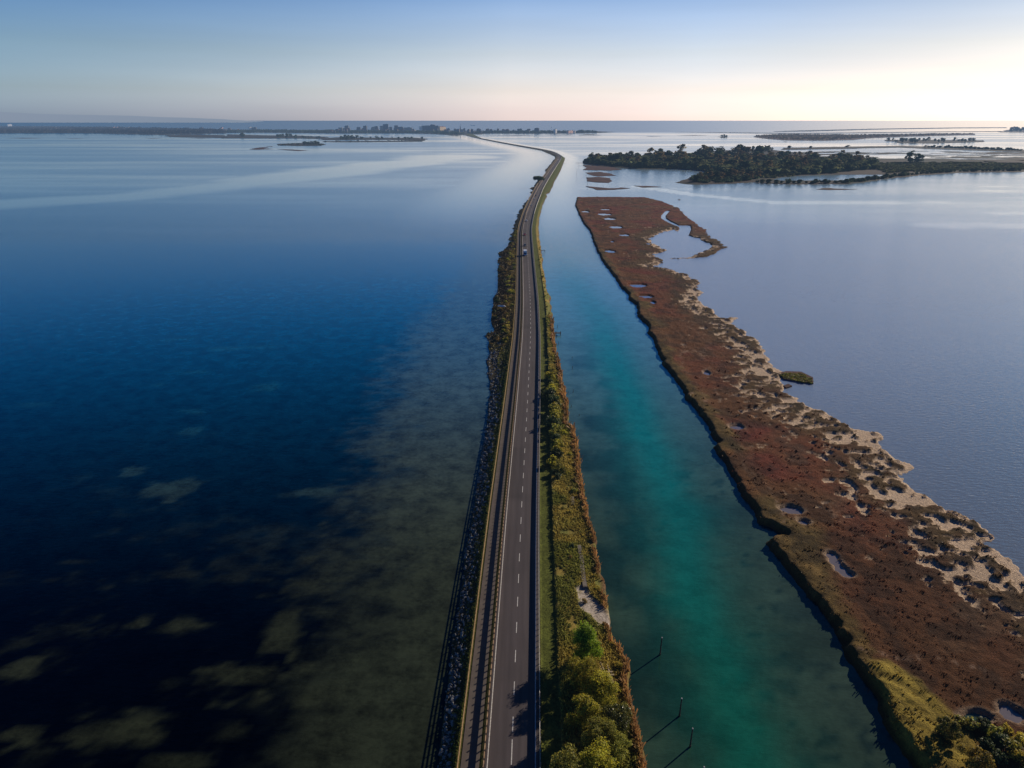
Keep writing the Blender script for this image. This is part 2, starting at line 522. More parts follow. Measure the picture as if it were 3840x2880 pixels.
def build_water():
    def axis(lo, hi, fine_lo, fine_hi, step, g=1.10):
        a = list(np.arange(fine_lo, fine_hi + step, step))
        s = step
        while a[-1] < hi:
            s *= g; a.append(a[-1] + s)
        s = step; pre = []
        x = fine_lo
        while x > lo:
            s *= g; x -= s; pre.append(x)
        return np.array(pre[::-1] + a)
    xs = axis(-160000, 160000, -150, 190, 1.4)
    ys = axis(-3000, 160000, 60, 300, 1.3, 1.03)
    X, Y = np.meshgrid(xs, ys)
    x = X.ravel(); y = Y.ravel()
    # --- sea bed seen through the water, plus sky sheen painted in further out
    n1 = fbm(x / 14, y / 9, 11, 4); n2 = fbm(x / 5, y / 3.5, 12, 3); n3 = fbm(x / 40, y / 30, 13, 3)
    deep = np.array([0.0004, 0.0011, 0.0024]); sand = np.array([0.034, 0.042, 0.022]); shelf = np.array([0.034, 0.044, 0.026])
    col = np.tile(deep, (len(x), 1))
    # base colour grows bluer and paler further out
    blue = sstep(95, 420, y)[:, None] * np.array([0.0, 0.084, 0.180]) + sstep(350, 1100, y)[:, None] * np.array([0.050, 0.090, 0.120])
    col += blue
    e = gpoly(SHELF_EDGE)[:, :]
    ex = np.interp(y, e[:, 1], e[:, 0])
    wob = (n1 - 0.5) * 22 + (n2 - 0.5) * 12
    m_sh = sstep(-15, 12, x - ex + wob + (fbm(x / 2.6, y / 1.8, 14, 3) - .5) * 16) * (x < XC(np.clip(y, 60, 5000)))
    m_sh = m_sh * (1 - sstep(330, 900, y) * 0.9)
    sp = np.zeros(len(x))
    for (px, py, hw, hh, st) in SAND:
        cx, cy = gp(px, py)
        ax = gp(px + hw, py)[0] - cx; ay = (gp(px, py - hh)[1] - gp(px, py + hh)[1]) / 2
        r = np.sqrt(((x - cx) / ax) ** 2 + ((y - cy) / ay) ** 2)
        nn = fbm(x / (ax * .8), y / (ay * .8), int(px) % 97, 4)
        sp = np.maximum(sp, st * sstep(1.2, 0.45, r + (nn - 0.5) * 2.6))
    sp = np.maximum(sp, 0.42 * sstep(0.56, 0.78, .6 * n1 + .4 * fbm(x / 3.2, y / 2.4, 15, 4)) * (x < ex + 10) * sstep(230, 110, y))
    sp = sp * (x < ex + 25)
    sfar = sstep(125, 240, y)[:, None]
    scol = sand * (1 - sfar) + np.array([0.012, 0.115, 0.165]) * sfar
    col = col * (1 - 0.85 * sp[:, None]) + scol * 0.70 * sp[:, None] * (.7 + .6 * n2[:, None])
    weed = sstep(0.60, 0.72, n2 * 0.5 + n1 * 0.5) * 0.6
    shc = shelf * (1 - weed[:, None] * 0.55 * sstep(30, 0, x - ex)[:, None])
    shc = shc * (1 + (n3 - .5)[:, None] * .5) * (.75 + .25 * sstep(70, 150, y))[:, None]  # shelf colour darkened towards the viewer, as by lens falloff
    # further out the shelf is overlaid with blue
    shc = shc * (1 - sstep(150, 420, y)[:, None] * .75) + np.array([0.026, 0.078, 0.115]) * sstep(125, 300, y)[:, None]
    col = col * (1 - m_sh[:, None]) + shc * m_sh[:, None]
    # --- right of the causeway: the channel
    cx = XC(np.clip(y, 60, 5000))
    ml = gpoly(M_LEFT); o = np.argsort(ml[:, 1]); mlx = np.interp(y, ml[o, 1], ml[o, 0])
    right = (x > cx)
    bank = np.array([0.056, 0.088, 0.062])[None, :] * (0.75 + (n3 - 0.5) * .9 + (n1 - .5) * .5)[:, None]
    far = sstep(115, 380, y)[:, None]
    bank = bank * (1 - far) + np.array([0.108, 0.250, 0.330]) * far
    # dark weed beds
    wd = sstep(0.55, 0.68, n1 * .6 + n2 * .4) * sstep(150, 110, y)
    xr = np.interp(y, _r[:, 1], _r[:, 0])
    wl = sstep(16, 7, np.abs(x - xr - 7 - (n3 - .5) * 16)) * sstep(0.40, 0.6, n1 * .5 + fbm(x / 7, y / 14, 44, 3) * .5) * sstep(330, 230, y) * 0.9
    spots = sstep(.64, .72, fbm(x / 2.6, y / 1.9, 51, 3)) * sstep(.42, .6, n1) * sstep(260, 200, y) * .75
    wd = np.maximum(np.maximum(wd * 0.55, wl), spots)
    bank = bank * (1 - 0.75 * wd[:, None]) + np.array([0.0015, 0.006, 0.012]) * 0.75 * wd[:, None]
    t = gpoly(TEAL); tx = np.interp(y, t[:, 1], t[:, 0]); hw = np.interp(y, [a for a, b in TEAL_HW], [b for a, b in TEAL_HW])
    mt = np.exp(-(np.abs((x - tx + (n3 - .5) * 7 + (n1 - .5) * 2) / (hw * 1.0)) ** 2.2)) * (.85 + .25 * n3) * .92 * sstep(620, 230, y)
    nearf = sstep(75, 200, y)[:, None]
    teal = np.array([0.004, 0.118, 0.080]) * (1 - nearf) + np.array([0.003, 0.195, 0.200]) * nearf
    ch = bank * (1 - mt[:, None]) + teal * mt[:, None]
    # a mid halo
    mh = np.exp(-(np.abs((x - tx) / (hw * 2.3)) ** 2.5)) * sstep(520, 150, y) * (1 - mt) * .5
    ch = ch * (1 - mh[:, None]) + (teal * .5 + bank * .5) * mh[:, None]
    lag = np.array([0.245, 0.295, 0.385]) * (.55 + .45 * sstep(110, 300, y))[:, None]  # brighter sun-side sky reflection painted into the lagoon's base colour
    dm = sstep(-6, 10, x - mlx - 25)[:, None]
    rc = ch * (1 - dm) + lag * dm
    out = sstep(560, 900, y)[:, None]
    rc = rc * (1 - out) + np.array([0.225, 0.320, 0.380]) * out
    col = np.where(right[:, None], rc, col)
    sea0 = sstep(5300, 6400, y + x * 0.05)[:, None]
    col = col * (1 - sea0) + np.array([.05, .11, .17]) * sea0
    col = np.clip(col, 0, 1)
    # --- surface state: r = wind roughness, g = ripple height, b = calm slick
    sea = sstep(5300, 6400, y + x * 0.05)
    mlx2 = sstep(-6, 10, x - mlx - 25) * right
    wave = (1 - .85 * mlx2) * (1 - .6 * right) * sstep(700, 250, y)
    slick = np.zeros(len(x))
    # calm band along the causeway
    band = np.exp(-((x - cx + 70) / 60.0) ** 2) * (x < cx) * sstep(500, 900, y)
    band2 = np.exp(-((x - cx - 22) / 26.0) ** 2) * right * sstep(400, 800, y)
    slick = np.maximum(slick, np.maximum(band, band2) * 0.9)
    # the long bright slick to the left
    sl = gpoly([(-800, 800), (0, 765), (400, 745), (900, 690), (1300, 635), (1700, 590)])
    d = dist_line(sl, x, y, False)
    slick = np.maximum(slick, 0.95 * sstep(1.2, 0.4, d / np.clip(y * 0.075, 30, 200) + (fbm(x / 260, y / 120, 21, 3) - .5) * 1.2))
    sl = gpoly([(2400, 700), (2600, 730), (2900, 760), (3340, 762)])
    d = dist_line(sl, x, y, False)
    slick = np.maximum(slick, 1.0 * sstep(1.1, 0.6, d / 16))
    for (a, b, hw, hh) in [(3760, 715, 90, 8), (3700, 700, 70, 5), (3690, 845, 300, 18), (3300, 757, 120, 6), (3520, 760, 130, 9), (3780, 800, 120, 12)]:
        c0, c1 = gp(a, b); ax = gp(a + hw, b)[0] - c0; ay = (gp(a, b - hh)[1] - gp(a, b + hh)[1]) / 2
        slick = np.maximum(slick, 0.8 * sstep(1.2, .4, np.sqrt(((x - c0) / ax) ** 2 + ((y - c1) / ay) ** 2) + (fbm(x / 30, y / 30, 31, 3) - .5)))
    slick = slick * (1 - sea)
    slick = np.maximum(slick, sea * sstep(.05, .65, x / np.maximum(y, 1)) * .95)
    col = col + (slick * right * (1 - sea) * sstep(500, 700, y))[:, None] * np.array([.10, .11, .10])  # sky sheen of the slicks painted into the base colour
    surf = np.stack([np.clip(wave, 0, 1), sea, slick], 1)
    nr, nc = Y.shape
    F = grid_faces(nr, nc)
    V = np.stack([x, y, np.zeros(len(x))], 1)

    t = NT('lagoon_water')
    bed = t.attr('bed'); sf = t.attr('surf')
    sx = t.n('ShaderNodeSeparateColor'); t.l(sf, sx.inputs[0])
    wv, sea_s, sl_s = sx.outputs[0], sx.outputs[1], sx.outputs[2]
    # wind streaks, long across the view
    st1 = t.noise(1 / 420.0, 4, 0.5, stretch=(0.22, 1.0, 1.0, 0.16))
    st2 = t.noise(1 / 110.0, 3, 0.5, stretch=(0.22, 1.0, 1.0, 0.10))
    stv = t.math('ADD', t.math('MULTIPLY', st1, 0.65), t.math('MULTIPLY', st2, 0.35))
    streak = t.ramp(stv, 0.40, 0.68)
    py = t.n('ShaderNodeSeparateXYZ'); t.l(t.pos(), py.inputs[0])
    farf = t.ramp(py.outputs['Y'], 300, 900)
    streak = t.math('MULTIPLY', streak, farf)
    calm = t.math('MAXIMUM', t.math('MULTIPLY', t.math('MULTIPLY', streak, 0.75), t.math('SUBTRACT', 1.0, sea_s)), sl_s)
    rgh = t.n('ShaderNodeMapRange'); t.l(calm, rgh.inputs[0]); rgh.inputs[3].default_value = 0.19; rgh.inputs[4].default_value = 0.05
    near = t.ramp(py.outputs['Y'], 120, 700, 0.45, 1.0)
    rough = t.math('MULTIPLY', rgh.outputs[0], near)
    rough = t.math('ADD', rough, t.math('MULTIPLY', sea_s, 0.05))
    # bed grain
    g1 = t.noise(0.9, 5, 0.65)
    g2 = t.noise(0.22, 4, 0.6)
    gm = t.math('ADD', t.math('MULTIPLY', g1, 0.5), t.math('MULTIPLY', g2, 0.5))
    g3 = t.noise(0.16, 7, 0.72)
    gm = t.math('ADD', t.math('MULTIPLY', gm, 0.5), t.math('MULTIPLY', g3, 0.5))
    gr = t.ramp(gm, 0.36, 0.62, 0.5, 1.45)
    gr = t.math('ADD', 1.0, t.math('MULTIPLY', t.math('SUBTRACT', gr, 1.0), wv))
    grc = t.n('ShaderNodeCombineColor'); [t.l(gr, grc.inputs[i]) for i in range(3)]
    base = t.mix(1.0, bed, grc.outputs[0], 'MULTIPLY')
    # ripples
    r1 = t.noise(0.75, 3, 0.6, stretch=(0.55, 1.5, 1.0, 0.35))
    r2 = t.noise(2.4, 2, 0.6, stretch=(0.6, 1.4, 1.0, 0.35))
    rh = t.math('ADD', r1, t.math('MULTIPLY', r2, 0.3))
    nm = t.bump(rh, 1.0, 0.045)
    bd = t.math('ADD', 0.04, t.math('MULTIPLY', t.math('MULTIPLY', t.ramp(wv, 0.3, 0.1), 0.09), t.ramp(py.outputs['Y'], 900, 350)))
    t.l(bd, nm.node.inputs['Distance'])
    p = t.n('ShaderNodeBsdfPrincipled')
    t.l(base, p.inputs['Base Color']); t.l(rough, p.inputs['Roughness'])
    p.inputs['IOR'].default_value = 1.333
    t.l(nm, p.inputs['Normal'])
    m = t.done(p.outputs[0], haze=False)
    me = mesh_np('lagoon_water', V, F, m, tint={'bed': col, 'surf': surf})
    o = link('water', me)
    tag(o, 'calm blue lagoon water, dark on the left and turquoise in the channel', kind='structure')
# ------------------------------------------------------------------ causeway ground, road, rails
def ystations(y0, y1, s0, k):
    ys = [y0]
    while ys[-1] < y1:
        ys.append(ys[-1] + max(s0, k * ys[-1]))
    return np.array(ys)


BR = 1.55  # where the right hand scrub belt starts, beyond the mown strip, is OFF_RAIL_R + ~2.9


def right_z(Y, u, w):
    """ground height right of the road: u = metres from the rail, w = width to the shore"""
    mow = 2.9
    t = np.clip((u - mow) / np.maximum(w - mow, .5), 0, 1)
    base = 1.75 - 1.15 * t ** 1.3
    tall = sstep(mow - .15, mow + .25, u) * (0.30 + 0.22 * fbm(Y / 1.7, u / 1.3, 61, 3))
    tall = tall * sstep(1.0, .93, t)
    z = base + tall * sstep(700, 300, Y) + 0.05 * vnoise(Y * 1.1, u * 1.5, 62)
    return z * 1.0 - sstep(0.975, 1.0, t) * 1.3


def left_z(Y, t):
    """t: 0 at the fence, 1 at the shore"""
    z = 1.66 - 1.52 * np.clip(t, 0, 1) ** 0.62
    return z + 0.3 * (fbm(Y / 1.4, t * 4, 63, 3) - .5) * sstep(0, .15, t) - sstep(.93, 1, t) * 0.6


def build_causeway():
    Y = ystations(Y0, Y1, 0.45, 0.0045)
    NL, NR = 16, 40
    xc, xl, xr = XC(Y), XL(Y), XR(Y)
    fx = xc + OFF_FENCE - 0.35
    rx = xc + OFF_RAIL_R + 0.35
    cols = []; zs = []; cl = []
    L = len(Y)
    scrub = np.array([0.060, 0.048, 0.022]); olive = np.array([0.085, 0.085, 0.020]); ochre = np.array([0.17, 0.125, 0.028])
    mown = np.array([0.085, 0.098, 0.018]); gold = np.array([0.19, 0.13, 0.03]); mud = np.array([0.06, 0.045, 0.03])
    pale = np.array([0.30, 0.25, 0.18]); redb = np.array([0.10, 0.055, 0.028])
    for k in range(NL):          # shore -> fence
        t = 1 - k / (NL - 1.0)
        x = fx + (xl - 0.4 - fx) * t
        z = left_z(Y, np.full(L, t))
        n = fbm(x / 4, Y / 6, 71, 3); n2 = fbm(x / 1.2, Y / 1.6, 72, 3)
        c = scrub[None] * (0.5 + n2[:, None]) * .8
        far = sstep(230, 330, Y)
        m = (sstep(.45, .65, n) * far * sstep(.75, .25, t))[:, None]
        c = c * (1 - m) + gold * .8 * m
        m = (sstep(.5, .62, fbm(x / 6, Y / 9, 75, 3)) * far * sstep(.35, .8, t) * sstep(700, 450, Y))[:, None]
        c = c * (1 - m) + pale * .7 * m
        m = sstep(.14, .03, t) * np.ones(L)
        c = c * (1 - m[:, None]) + olive * 1.1 * m[:, None]
        cols.append(x); zs.append(z); cl.append(c)
    for k in range(6):           # under the path and road
        x = [fx + .15, xc - 7.4, xc - 4.5, xc - 4.15, xc + 3.9, rx - .15][k]
        cols.append(x); zs.append(np.full(L, [1.64, 1.64, 1.64, 1.9, 1.9, 1.93][k])); cl.append(np.tile(olive, (L, 1)) * .9)
    for k in range(NR):
        t = (k / (NR - 1.0))
        w = xr + 0.3 - rx
        u = t * w
        x = rx + u
        z = right_z(Y, u, w)
        n = fbm(x / 5, Y / 7, 81, 3); n2 = fbm(x / 1.1, Y / 1.5, 82, 3)
        tall = sstep(2.7, 3.2, u)[:, None] * sstep(900, 500, Y)[:, None]
        belt = olive * 1.7 * sstep(.62, .45, n)[:, None] + ochre * 1.4 * sstep(.45, .62, n)[:, None]
        m = (sstep(350, 500, Y) * .7)[:, None]
        belt = belt * (1 - m) + gold * m * (1.0 + .6 * n[:, None])
        c = mown * (1 - tall) + belt * tall
        m = sstep(.85, .97, t) * np.ones(L); m = (m * sstep(.3, .5, n2))[:, None]
        c = c * (1 - m) + redb * m
        c = c * (.6 + .8 * n2[:, None])
        cols.append(x); zs.append(z); cl.append(c)
    X = np.stack(cols, 1); Z = np.stack(zs, 1); Cc = np.stack(cl, 1)
    YY = np.repeat(Y[:, None], X.shape[1], 1)
    # worn gravel strip at the near shore
    g = gpoly([(2160, 2215), (2200, 2190), (2215, 2240), (2290, 2300), (2288, 2345), (2245, 2350), (2225, 2330), (2170, 2290)], .8)
    d = dist_line(g, X.ravel(), YY.ravel()); ins = inside(g, X.ravel(), YY.ravel())
    sd = np.where(ins, d, -d) + (fbm(X.ravel(), YY.ravel(), 91, 3) - .5) * 2.2
    m = sstep(-.4, .7, sd).reshape(X.shape)[..., None]
    Cc = Cc * (1 - m) + np.array([0.34, 0.29, 0.24]) * (.7 + .6 * vnoise(X * 3, YY * 3, 5)[..., None]) * m
    Z = Z - m[..., 0] * .25 * (X > (XC(Y) + OFF_RAIL_R + 3)[:, None])
    V = np.stack([X, YY, Z], -1).reshape(-1, 3)
    t = NT('causeway_ground')
    nz = t.noise(2.5, 6, 0.7)
    f = t.ramp(nz, .3, .7, .55, 1.45)
    cc = t.n('ShaderNodeCombineColor'); [t.l(f, cc.inputs[i]) for i in range(3)]
    m = t.done(t.pbr(t.mix(1.0, t.attr('tint'), cc.outputs[0], 'MULTIPLY'), .95, .1, t.bump(nz, .8, .15)))
    o = link('causeway_ground', mesh_np('causeway_ground', V, grid_faces(*X.shape), m, tint=Cc.reshape(-1, 3), smooth=True))
    tag(o, 'long low embankment of grass and scrub carrying the road across the lagoon', kind='structure')


def strip(name, Y, offs, mats, midx=None, tint=None, smooth=False):
    """ribbon that follows the road; offs = list of (offset, z)"""
    x = XC(Y)
    # unit normal of the road line
    dx = np.gradient(x, Y); nrm = np.sqrt(1 + dx * dx)
    V = np.stack([np.stack([x + a / nrm, Y - a * dx / nrm, np.full(len(Y), z)], 1) for a, z in offs], 1)
    return mesh_np(name, V.reshape(-1, 3), grid_faces(len(Y), len(offs)), mats, midx)


def road_pt(y, off, z=0.0):
    dx = float(XC(y + 1) - XC(y - 1)) / 2
    n = math.sqrt(1 + dx * dx)
    return (float(XC(y)) + off / n, y - off * dx / n, z), math.atan2(-dx, 1.0)


def build_road():
    Y = ystations(Y0, Y1, 2.0, 0.006)
    # asphalt
    t = NT('road_asphalt')
    a = t.noise(0.35, 5, .6, stretch=(2.5, .12, 1)); b = t.noise(14, 3, .6)
    e = t.noise(0.05, 3, .5)
    c = t.mix(t.ramp(a, .35, .7), c4(.062, .050, .051), c4(.081, .066, .067))
    c = t.mix(t.math('MULTIPLY', t.ramp(b, .4, .7), .35), c, c4(.10, .088, .086))
    c = t.mix(t.math('MULTIPLY', t.ramp(e, .55, .7), .35), c, c4(.044, .039, .039))
    c = t.mix(1.0, c, t.attr('wear'), 'MULTIPLY')
    asp = t.done(t.pbr(c, .85, .25, t.bump(b, .3, .01)))
    offs = np.r_[-3.95, np.arange(-3.9, 4.06, .265), 4.08]
    zz = [2.0 + .03 * (1 - abs(a) / 4.1) for a in offs]; zz[0] = zz[-1] = 1.8
    me = strip('road', Y, list(zip(offs, zz)), asp)
    tr = np.zeros(len(offs))
    for cc in (-2.55, -1.05, 1.05, 2.55):
        tr += np.exp(-((offs - cc) / .32) ** 2)
    tr = 1.06 - .17 * tr - .12 * (np.abs(offs) > 3.6)
    yy = np.repeat(Y[:, None], len(offs), 1); oo = np.repeat(offs[None], len(Y), 0)
    tt = tr[None] * (.90 + .2 * vnoise(yy / 23.0, oo * .8, 3)) * (.95 + .1 * vnoise(yy / 4.0, oo * 2, 4))
    pt = (vnoise(np.floor(yy / 31.0), np.floor(oo / 4.0 + .02), 6) > .80)
    tt = tt * np.where(pt, .78, 1.0)
    at = me.attributes.new('wear', 'FLOAT_COLOR', 'POINT')
    at.data.foreach_set('color', np.ascontiguousarray(np.repeat(tt.reshape(-1, 1), 4, 1), dtype=np.float32).ravel())
    o = link('road', me)
    tag(o, 'two lane asphalt causeway road running straight across the lagoon', kind='structure')
    t = NT('path_asphalt')
    a = t.noise(0.5, 5, .6); b = t.noise(12, 3)
    c = t.mix(t.ramp(a, .35, .7), c4(.095, .078, .068), c4(.125, .104, .090))
    c = t.mix(t.math('MULTIPLY', t.ramp(b, .4, .7), .3), c, c4(.2, .17, .14))
    pat = t.done(t.pbr(c, .9, .2))
    o = link('cycle_path', strip('cycle_path', Y, [(-7.42, 1.5), (-7.4, 1.72), (-4.72, 1.72), (-4.7, 1.5)], pat))
    tag(o, 'narrow cycle path left of the road', kind='structure')
    # markings
    t = NT('white_marking')
    n = t.noise(3, 5, .7)
    wm = t.done(t.pbr(t.mix(t.ramp(n, .35, .6), c4(.42, .40, .37), c4(.68, .66, .61)), .7, .2))
    Ym = ystations(Y0, 1900, 2.0, 0.006)
    for off in (-OFF_LINE, OFF_LINE):
        zz = 2.009
        o = link('edge_line', strip('edge_line', Ym, [(off - .075, zz), (off + .075, zz)], wm))
        tag(o, kind='structure')
    d = MB(); y = 66.0
    pts = []
    while y < 1100:
        ln, gap = (4.5, 1.4) if y < 80 else (3.0, 4.5)
        p, r = road_pt(y + ln / 2, 0.0)
        x0 = float(XC(y)); x1 = float(XC(y + ln))
        d.add([(x0 - .07, y, 2.035), (x0 + .07, y, 2.035), (x1 + .07, y + ln, 2.035), (x1 - .07, y + ln, 2.035)], [(0, 1, 2, 3)])
        y += ln + gap
    o = d.build('centre_line', wm); tag(o, kind='structure')
    # lay-by beside the pine
    lb = []
    for y in np.linspace(985, 1075, 14):
        (x, yy, z), r = road_pt(y, -4.75 - 4.6 * math.sin((y - 985) / 90 * math.pi) ** .7)
        (x1, y1, z1), r = road_pt(y, -3.92)
        lb.append(((x, yy, 1.745), (x1, y1, 1.985)))
    mb = MB()
    for a, b in zip(lb[:-1], lb[1:]):
        mb.add([a[0], a[1], b[1], b[0]], [(0, 1, 2, 3)])
    tag(mb.build('layby', pat), kind='structure')


def sweep_rail(name, Y, off, prof, mat, parent):
    """closed profile (offset,z) swept along the road"""
    pr = list(prof) + [prof[0]]
    return link(name, strip(name, Y, [(off + a, z) for a, z in pr], mat), parent)


def post_parts(parent, ys, off, shape, mat, name='post'):
    first = None
    for y in ys[:100]:
        p, r = road_pt(y, off)
        if first is None:
            first = link(name, shape.mesh(name, mat), parent); o = first
        else:
            o = first.copy(); COL.objects.link(o); o.parent = parent
        o.location = p; o.rotation_euler = (0, 0, r)
    rest = MB()
    for y in ys[100:]:
        p, r = road_pt(y, off)
        ca, sa = math.cos(r), math.sin(r)
        vs = [(p[0] + a * ca - b * sa, p[1] + a * sa + b * ca, c) for a, b, c in shape.v]
        rest.add(vs, shape.f)
    o = rest.build(name, mat, parent); o['kind'] = 'stuff'


def build_rails():
    Y = ystations(Y0, 2300, 3.0, 0.008)
    steel = simple_mat('galvanised_steel', (.36, .34, .32), .5, .5, .25, 1.2, metal=.35)
    corten = simple_mat('weathered_rail', (.36, .235, .135), .75, .25, .35, 1.5)
    cort_post = simple_mat('weathered_post', (.19, .125, .075), .8, .2, .3, 3)
    wood = simple_mat('fence_timber', (.36, .235, .11), .8, .2, .35, 2.0)
    wb = [(-.045, 2.32), (-.0, 2.40), (-.045, 2.48), (-.0, 2.58), (-.045, 2.68), (-.0, 2.78), (-.045, 2.88), (-.0, 2.96), (-.07, 2.98), (-.07, 2.32)]
    # right
    r = empty('guard_rail', road_pt(70, OFF_RAIL_R, 2.0)[0])
    tag(r, 'steel crash barrier along the right edge of the road beside the mown grass', 'guard rail', 'roadside barriers')
    off0 = r.location.copy()

    def under(root, fn):
        before = set(o.name for o in COL.objects)
        fn()
        for o in list(COL.objects):
            if o.name not in before and o.parent == root:
                o.location = o.location - root.location
    under(r, lambda: (sweep_rail('rail', Y, OFF_RAIL_R, wb, steel, r),))
    sh = MB(); sh.box((.06, 0, 2.42), (.10, .12, 1.05))
    under(r, lambda: post_parts(r, np.arange(67, 720, 1.5), OFF_RAIL_R, sh, steel))
    # left: shielded timber clad barrier
    l = empty('guard_rail', road_pt(70, OFF_RAIL_L, 2.0)[0])
    tag(l, 'rust brown crash barrier between the road and the cycle path', 'guard rail', 'roadside barriers')
    box = [(-.06, 2.38), (.06, 2.38), (.07, 2.62), (.06, 2.88), (-.06, 2.88)]
    under(l, lambda: (sweep_rail('rail', Y, OFF_RAIL_L + .03, box, corten, l),))
    sh2 = MB(); sh2.box((.0, 0, 2.50), (.18, .14, 1.2))
    under(l, lambda: post_parts(l, np.arange(67.4, 720, 1.5), OFF_RAIL_L + .03, sh2, cort_post))
    # fence on the outer edge of the path
    f = empty('timber_fence', road_pt(70, OFF_FENCE, 2.0)[0])
    tag(f, 'low timber rail fence on the lagoon side of the cycle path', 'fence')
    for z in (2.2, 2.52, 2.84):
        p = [(-.045, z - .07), (.045, z - .07), (.045, z + .07), (-.045, z + .07)]
        under(f, lambda: (sweep_rail('rail', Y, OFF_FENCE, p, wood, f),))
    sh3 = MB(); sh3.box((-.09, 0, 2.2), (.1, .1, 1.35))
    under(f, lambda: post_parts(f, np.arange(67, 700, 2.0), OFF_FENCE, sh3, wood))
# ------------------------------------------------------------------ salt marsh
PONDS = [(2191, 793, 18, 3.5), (2271, 785, 18, 3), (2265, 803, 24, 4), (2287, 820, 24, 4.5), (2308, 851, 24, 5.5), (2340, 881, 18, 4), (2286, 942, 22, 6),
         (2391, 1070, 32, 7), (2419, 1111, 26, 6), (2448, 1133, 8, 5), (2760, 1601, 24, 8), (2967, 1912, 36, 14), (3012, 1957, 19, 10), (3120, 2083, 14, 12), (3132, 2105, 14, 14),
         (3152, 2130, 18, 16), (3178, 2152, 18, 10), (3793, 2674, 36, 30), (3665, 2686, 44, 12), (2430, 913, 4, 3), (2296, 905, 6, 2.5), (2650, 1398, 10, 6)]
CREEKS = [([(2505, 790), (2499, 795), (2488, 808), (2488, 818), (2505, 829), (2535, 843.6), (2562, 853)], 2.2),
          ([(2568, 846), (2570, 858), (2560, 880)], 5.0)]


def pond_field(X, Y):
    """positive inside the ponds"""
    pf = np.full(X.shape, -9.0); rim = np.full(X.shape, 1e3)
    for px, py, hw, hh in PONDS:
        cx, cy = gp(px, py, .4)
        ax = gp(px + hw, py, .4)[0] - cx
        ay = (gp(px, py - hh, .4)[1] - gp(px, py + hh, .4)[1]) / 2
        ax = max(ax, 1.0); ay = max(ay, 1.0)
        w = (np.abs(X - cx) < ax * 3) & (np.abs(Y - cy) < ay * 3)
        if not w.any():
            continue
        r = np.sqrt(((X[w] - cx) / ax) ** 2 + ((Y[w] - cy) / ay) ** 2)
        r += (fbm(X[w] / ax * 1.3, Y[w] / ay * 1.3, int(px) % 83, 3) - .5) * .6
        v = (1 - r) * min(ax, ay)
        pf[w] = np.maximum(pf[w], v)
    for pts, hw in CREEKS:
        d = dist_line(gpoly(pts, .3), X, Y, False)
        pf = np.maximum(pf, hw - d)
    return pf


def marsh_fields(X, Y):
    sd = dist_line(MARSH, X, Y)
    sd = np.where(inside(MARSH, X, Y), sd, -sd)
    dl = dist_line(MARSH_L, X, Y, False)
    dr = dist_line(MARSH_R, X, Y, False)
    left_side = dl < dr
    n1 = fbm(X / 6.0, Y / 6.0, 101, 4); n2 = fbm(X / 2.2, Y / 2.2, 102, 3); n3 = fbm(X / 25.0, Y / 25.0, 103, 3)
    # ragged shore: soft on the bank side, hummocky on the open side
    k = sstep(2, 10, dl)
    hum = .30 * fbm(X / 9.0, Y / 6.5, 104, 4) + .70 * fbm(X / 2.6, Y / 2.2, 109, 4)
    sdr = sd + (n1 - .5) * (2.2 + 6 * k) + (n2 - .5) * 1.2
    pf = pond_field(X, Y)
    # open sand between the hummocks near the right hand shore
    bandw = np.interp(Y, [60, 110, 170, 240, 330, 420, 640], [13, 18, 20, 16, 10, 5, 3])
    bandw = bandw * (0.75 + .6 * n3)
    thr = 0.497 - 0.27 * sstep(bandw * .6, bandw * 1.75, dr)
    cover = sstep(-.025, .025, hum - thr)
    # near the bank everything is grown over
    cover = np.maximum(cover, sstep(14, 8, dl) * sstep(0, 2, dl + 3))
    return sdr, dl, dr, pf, cover, n1, n2, n3, hum


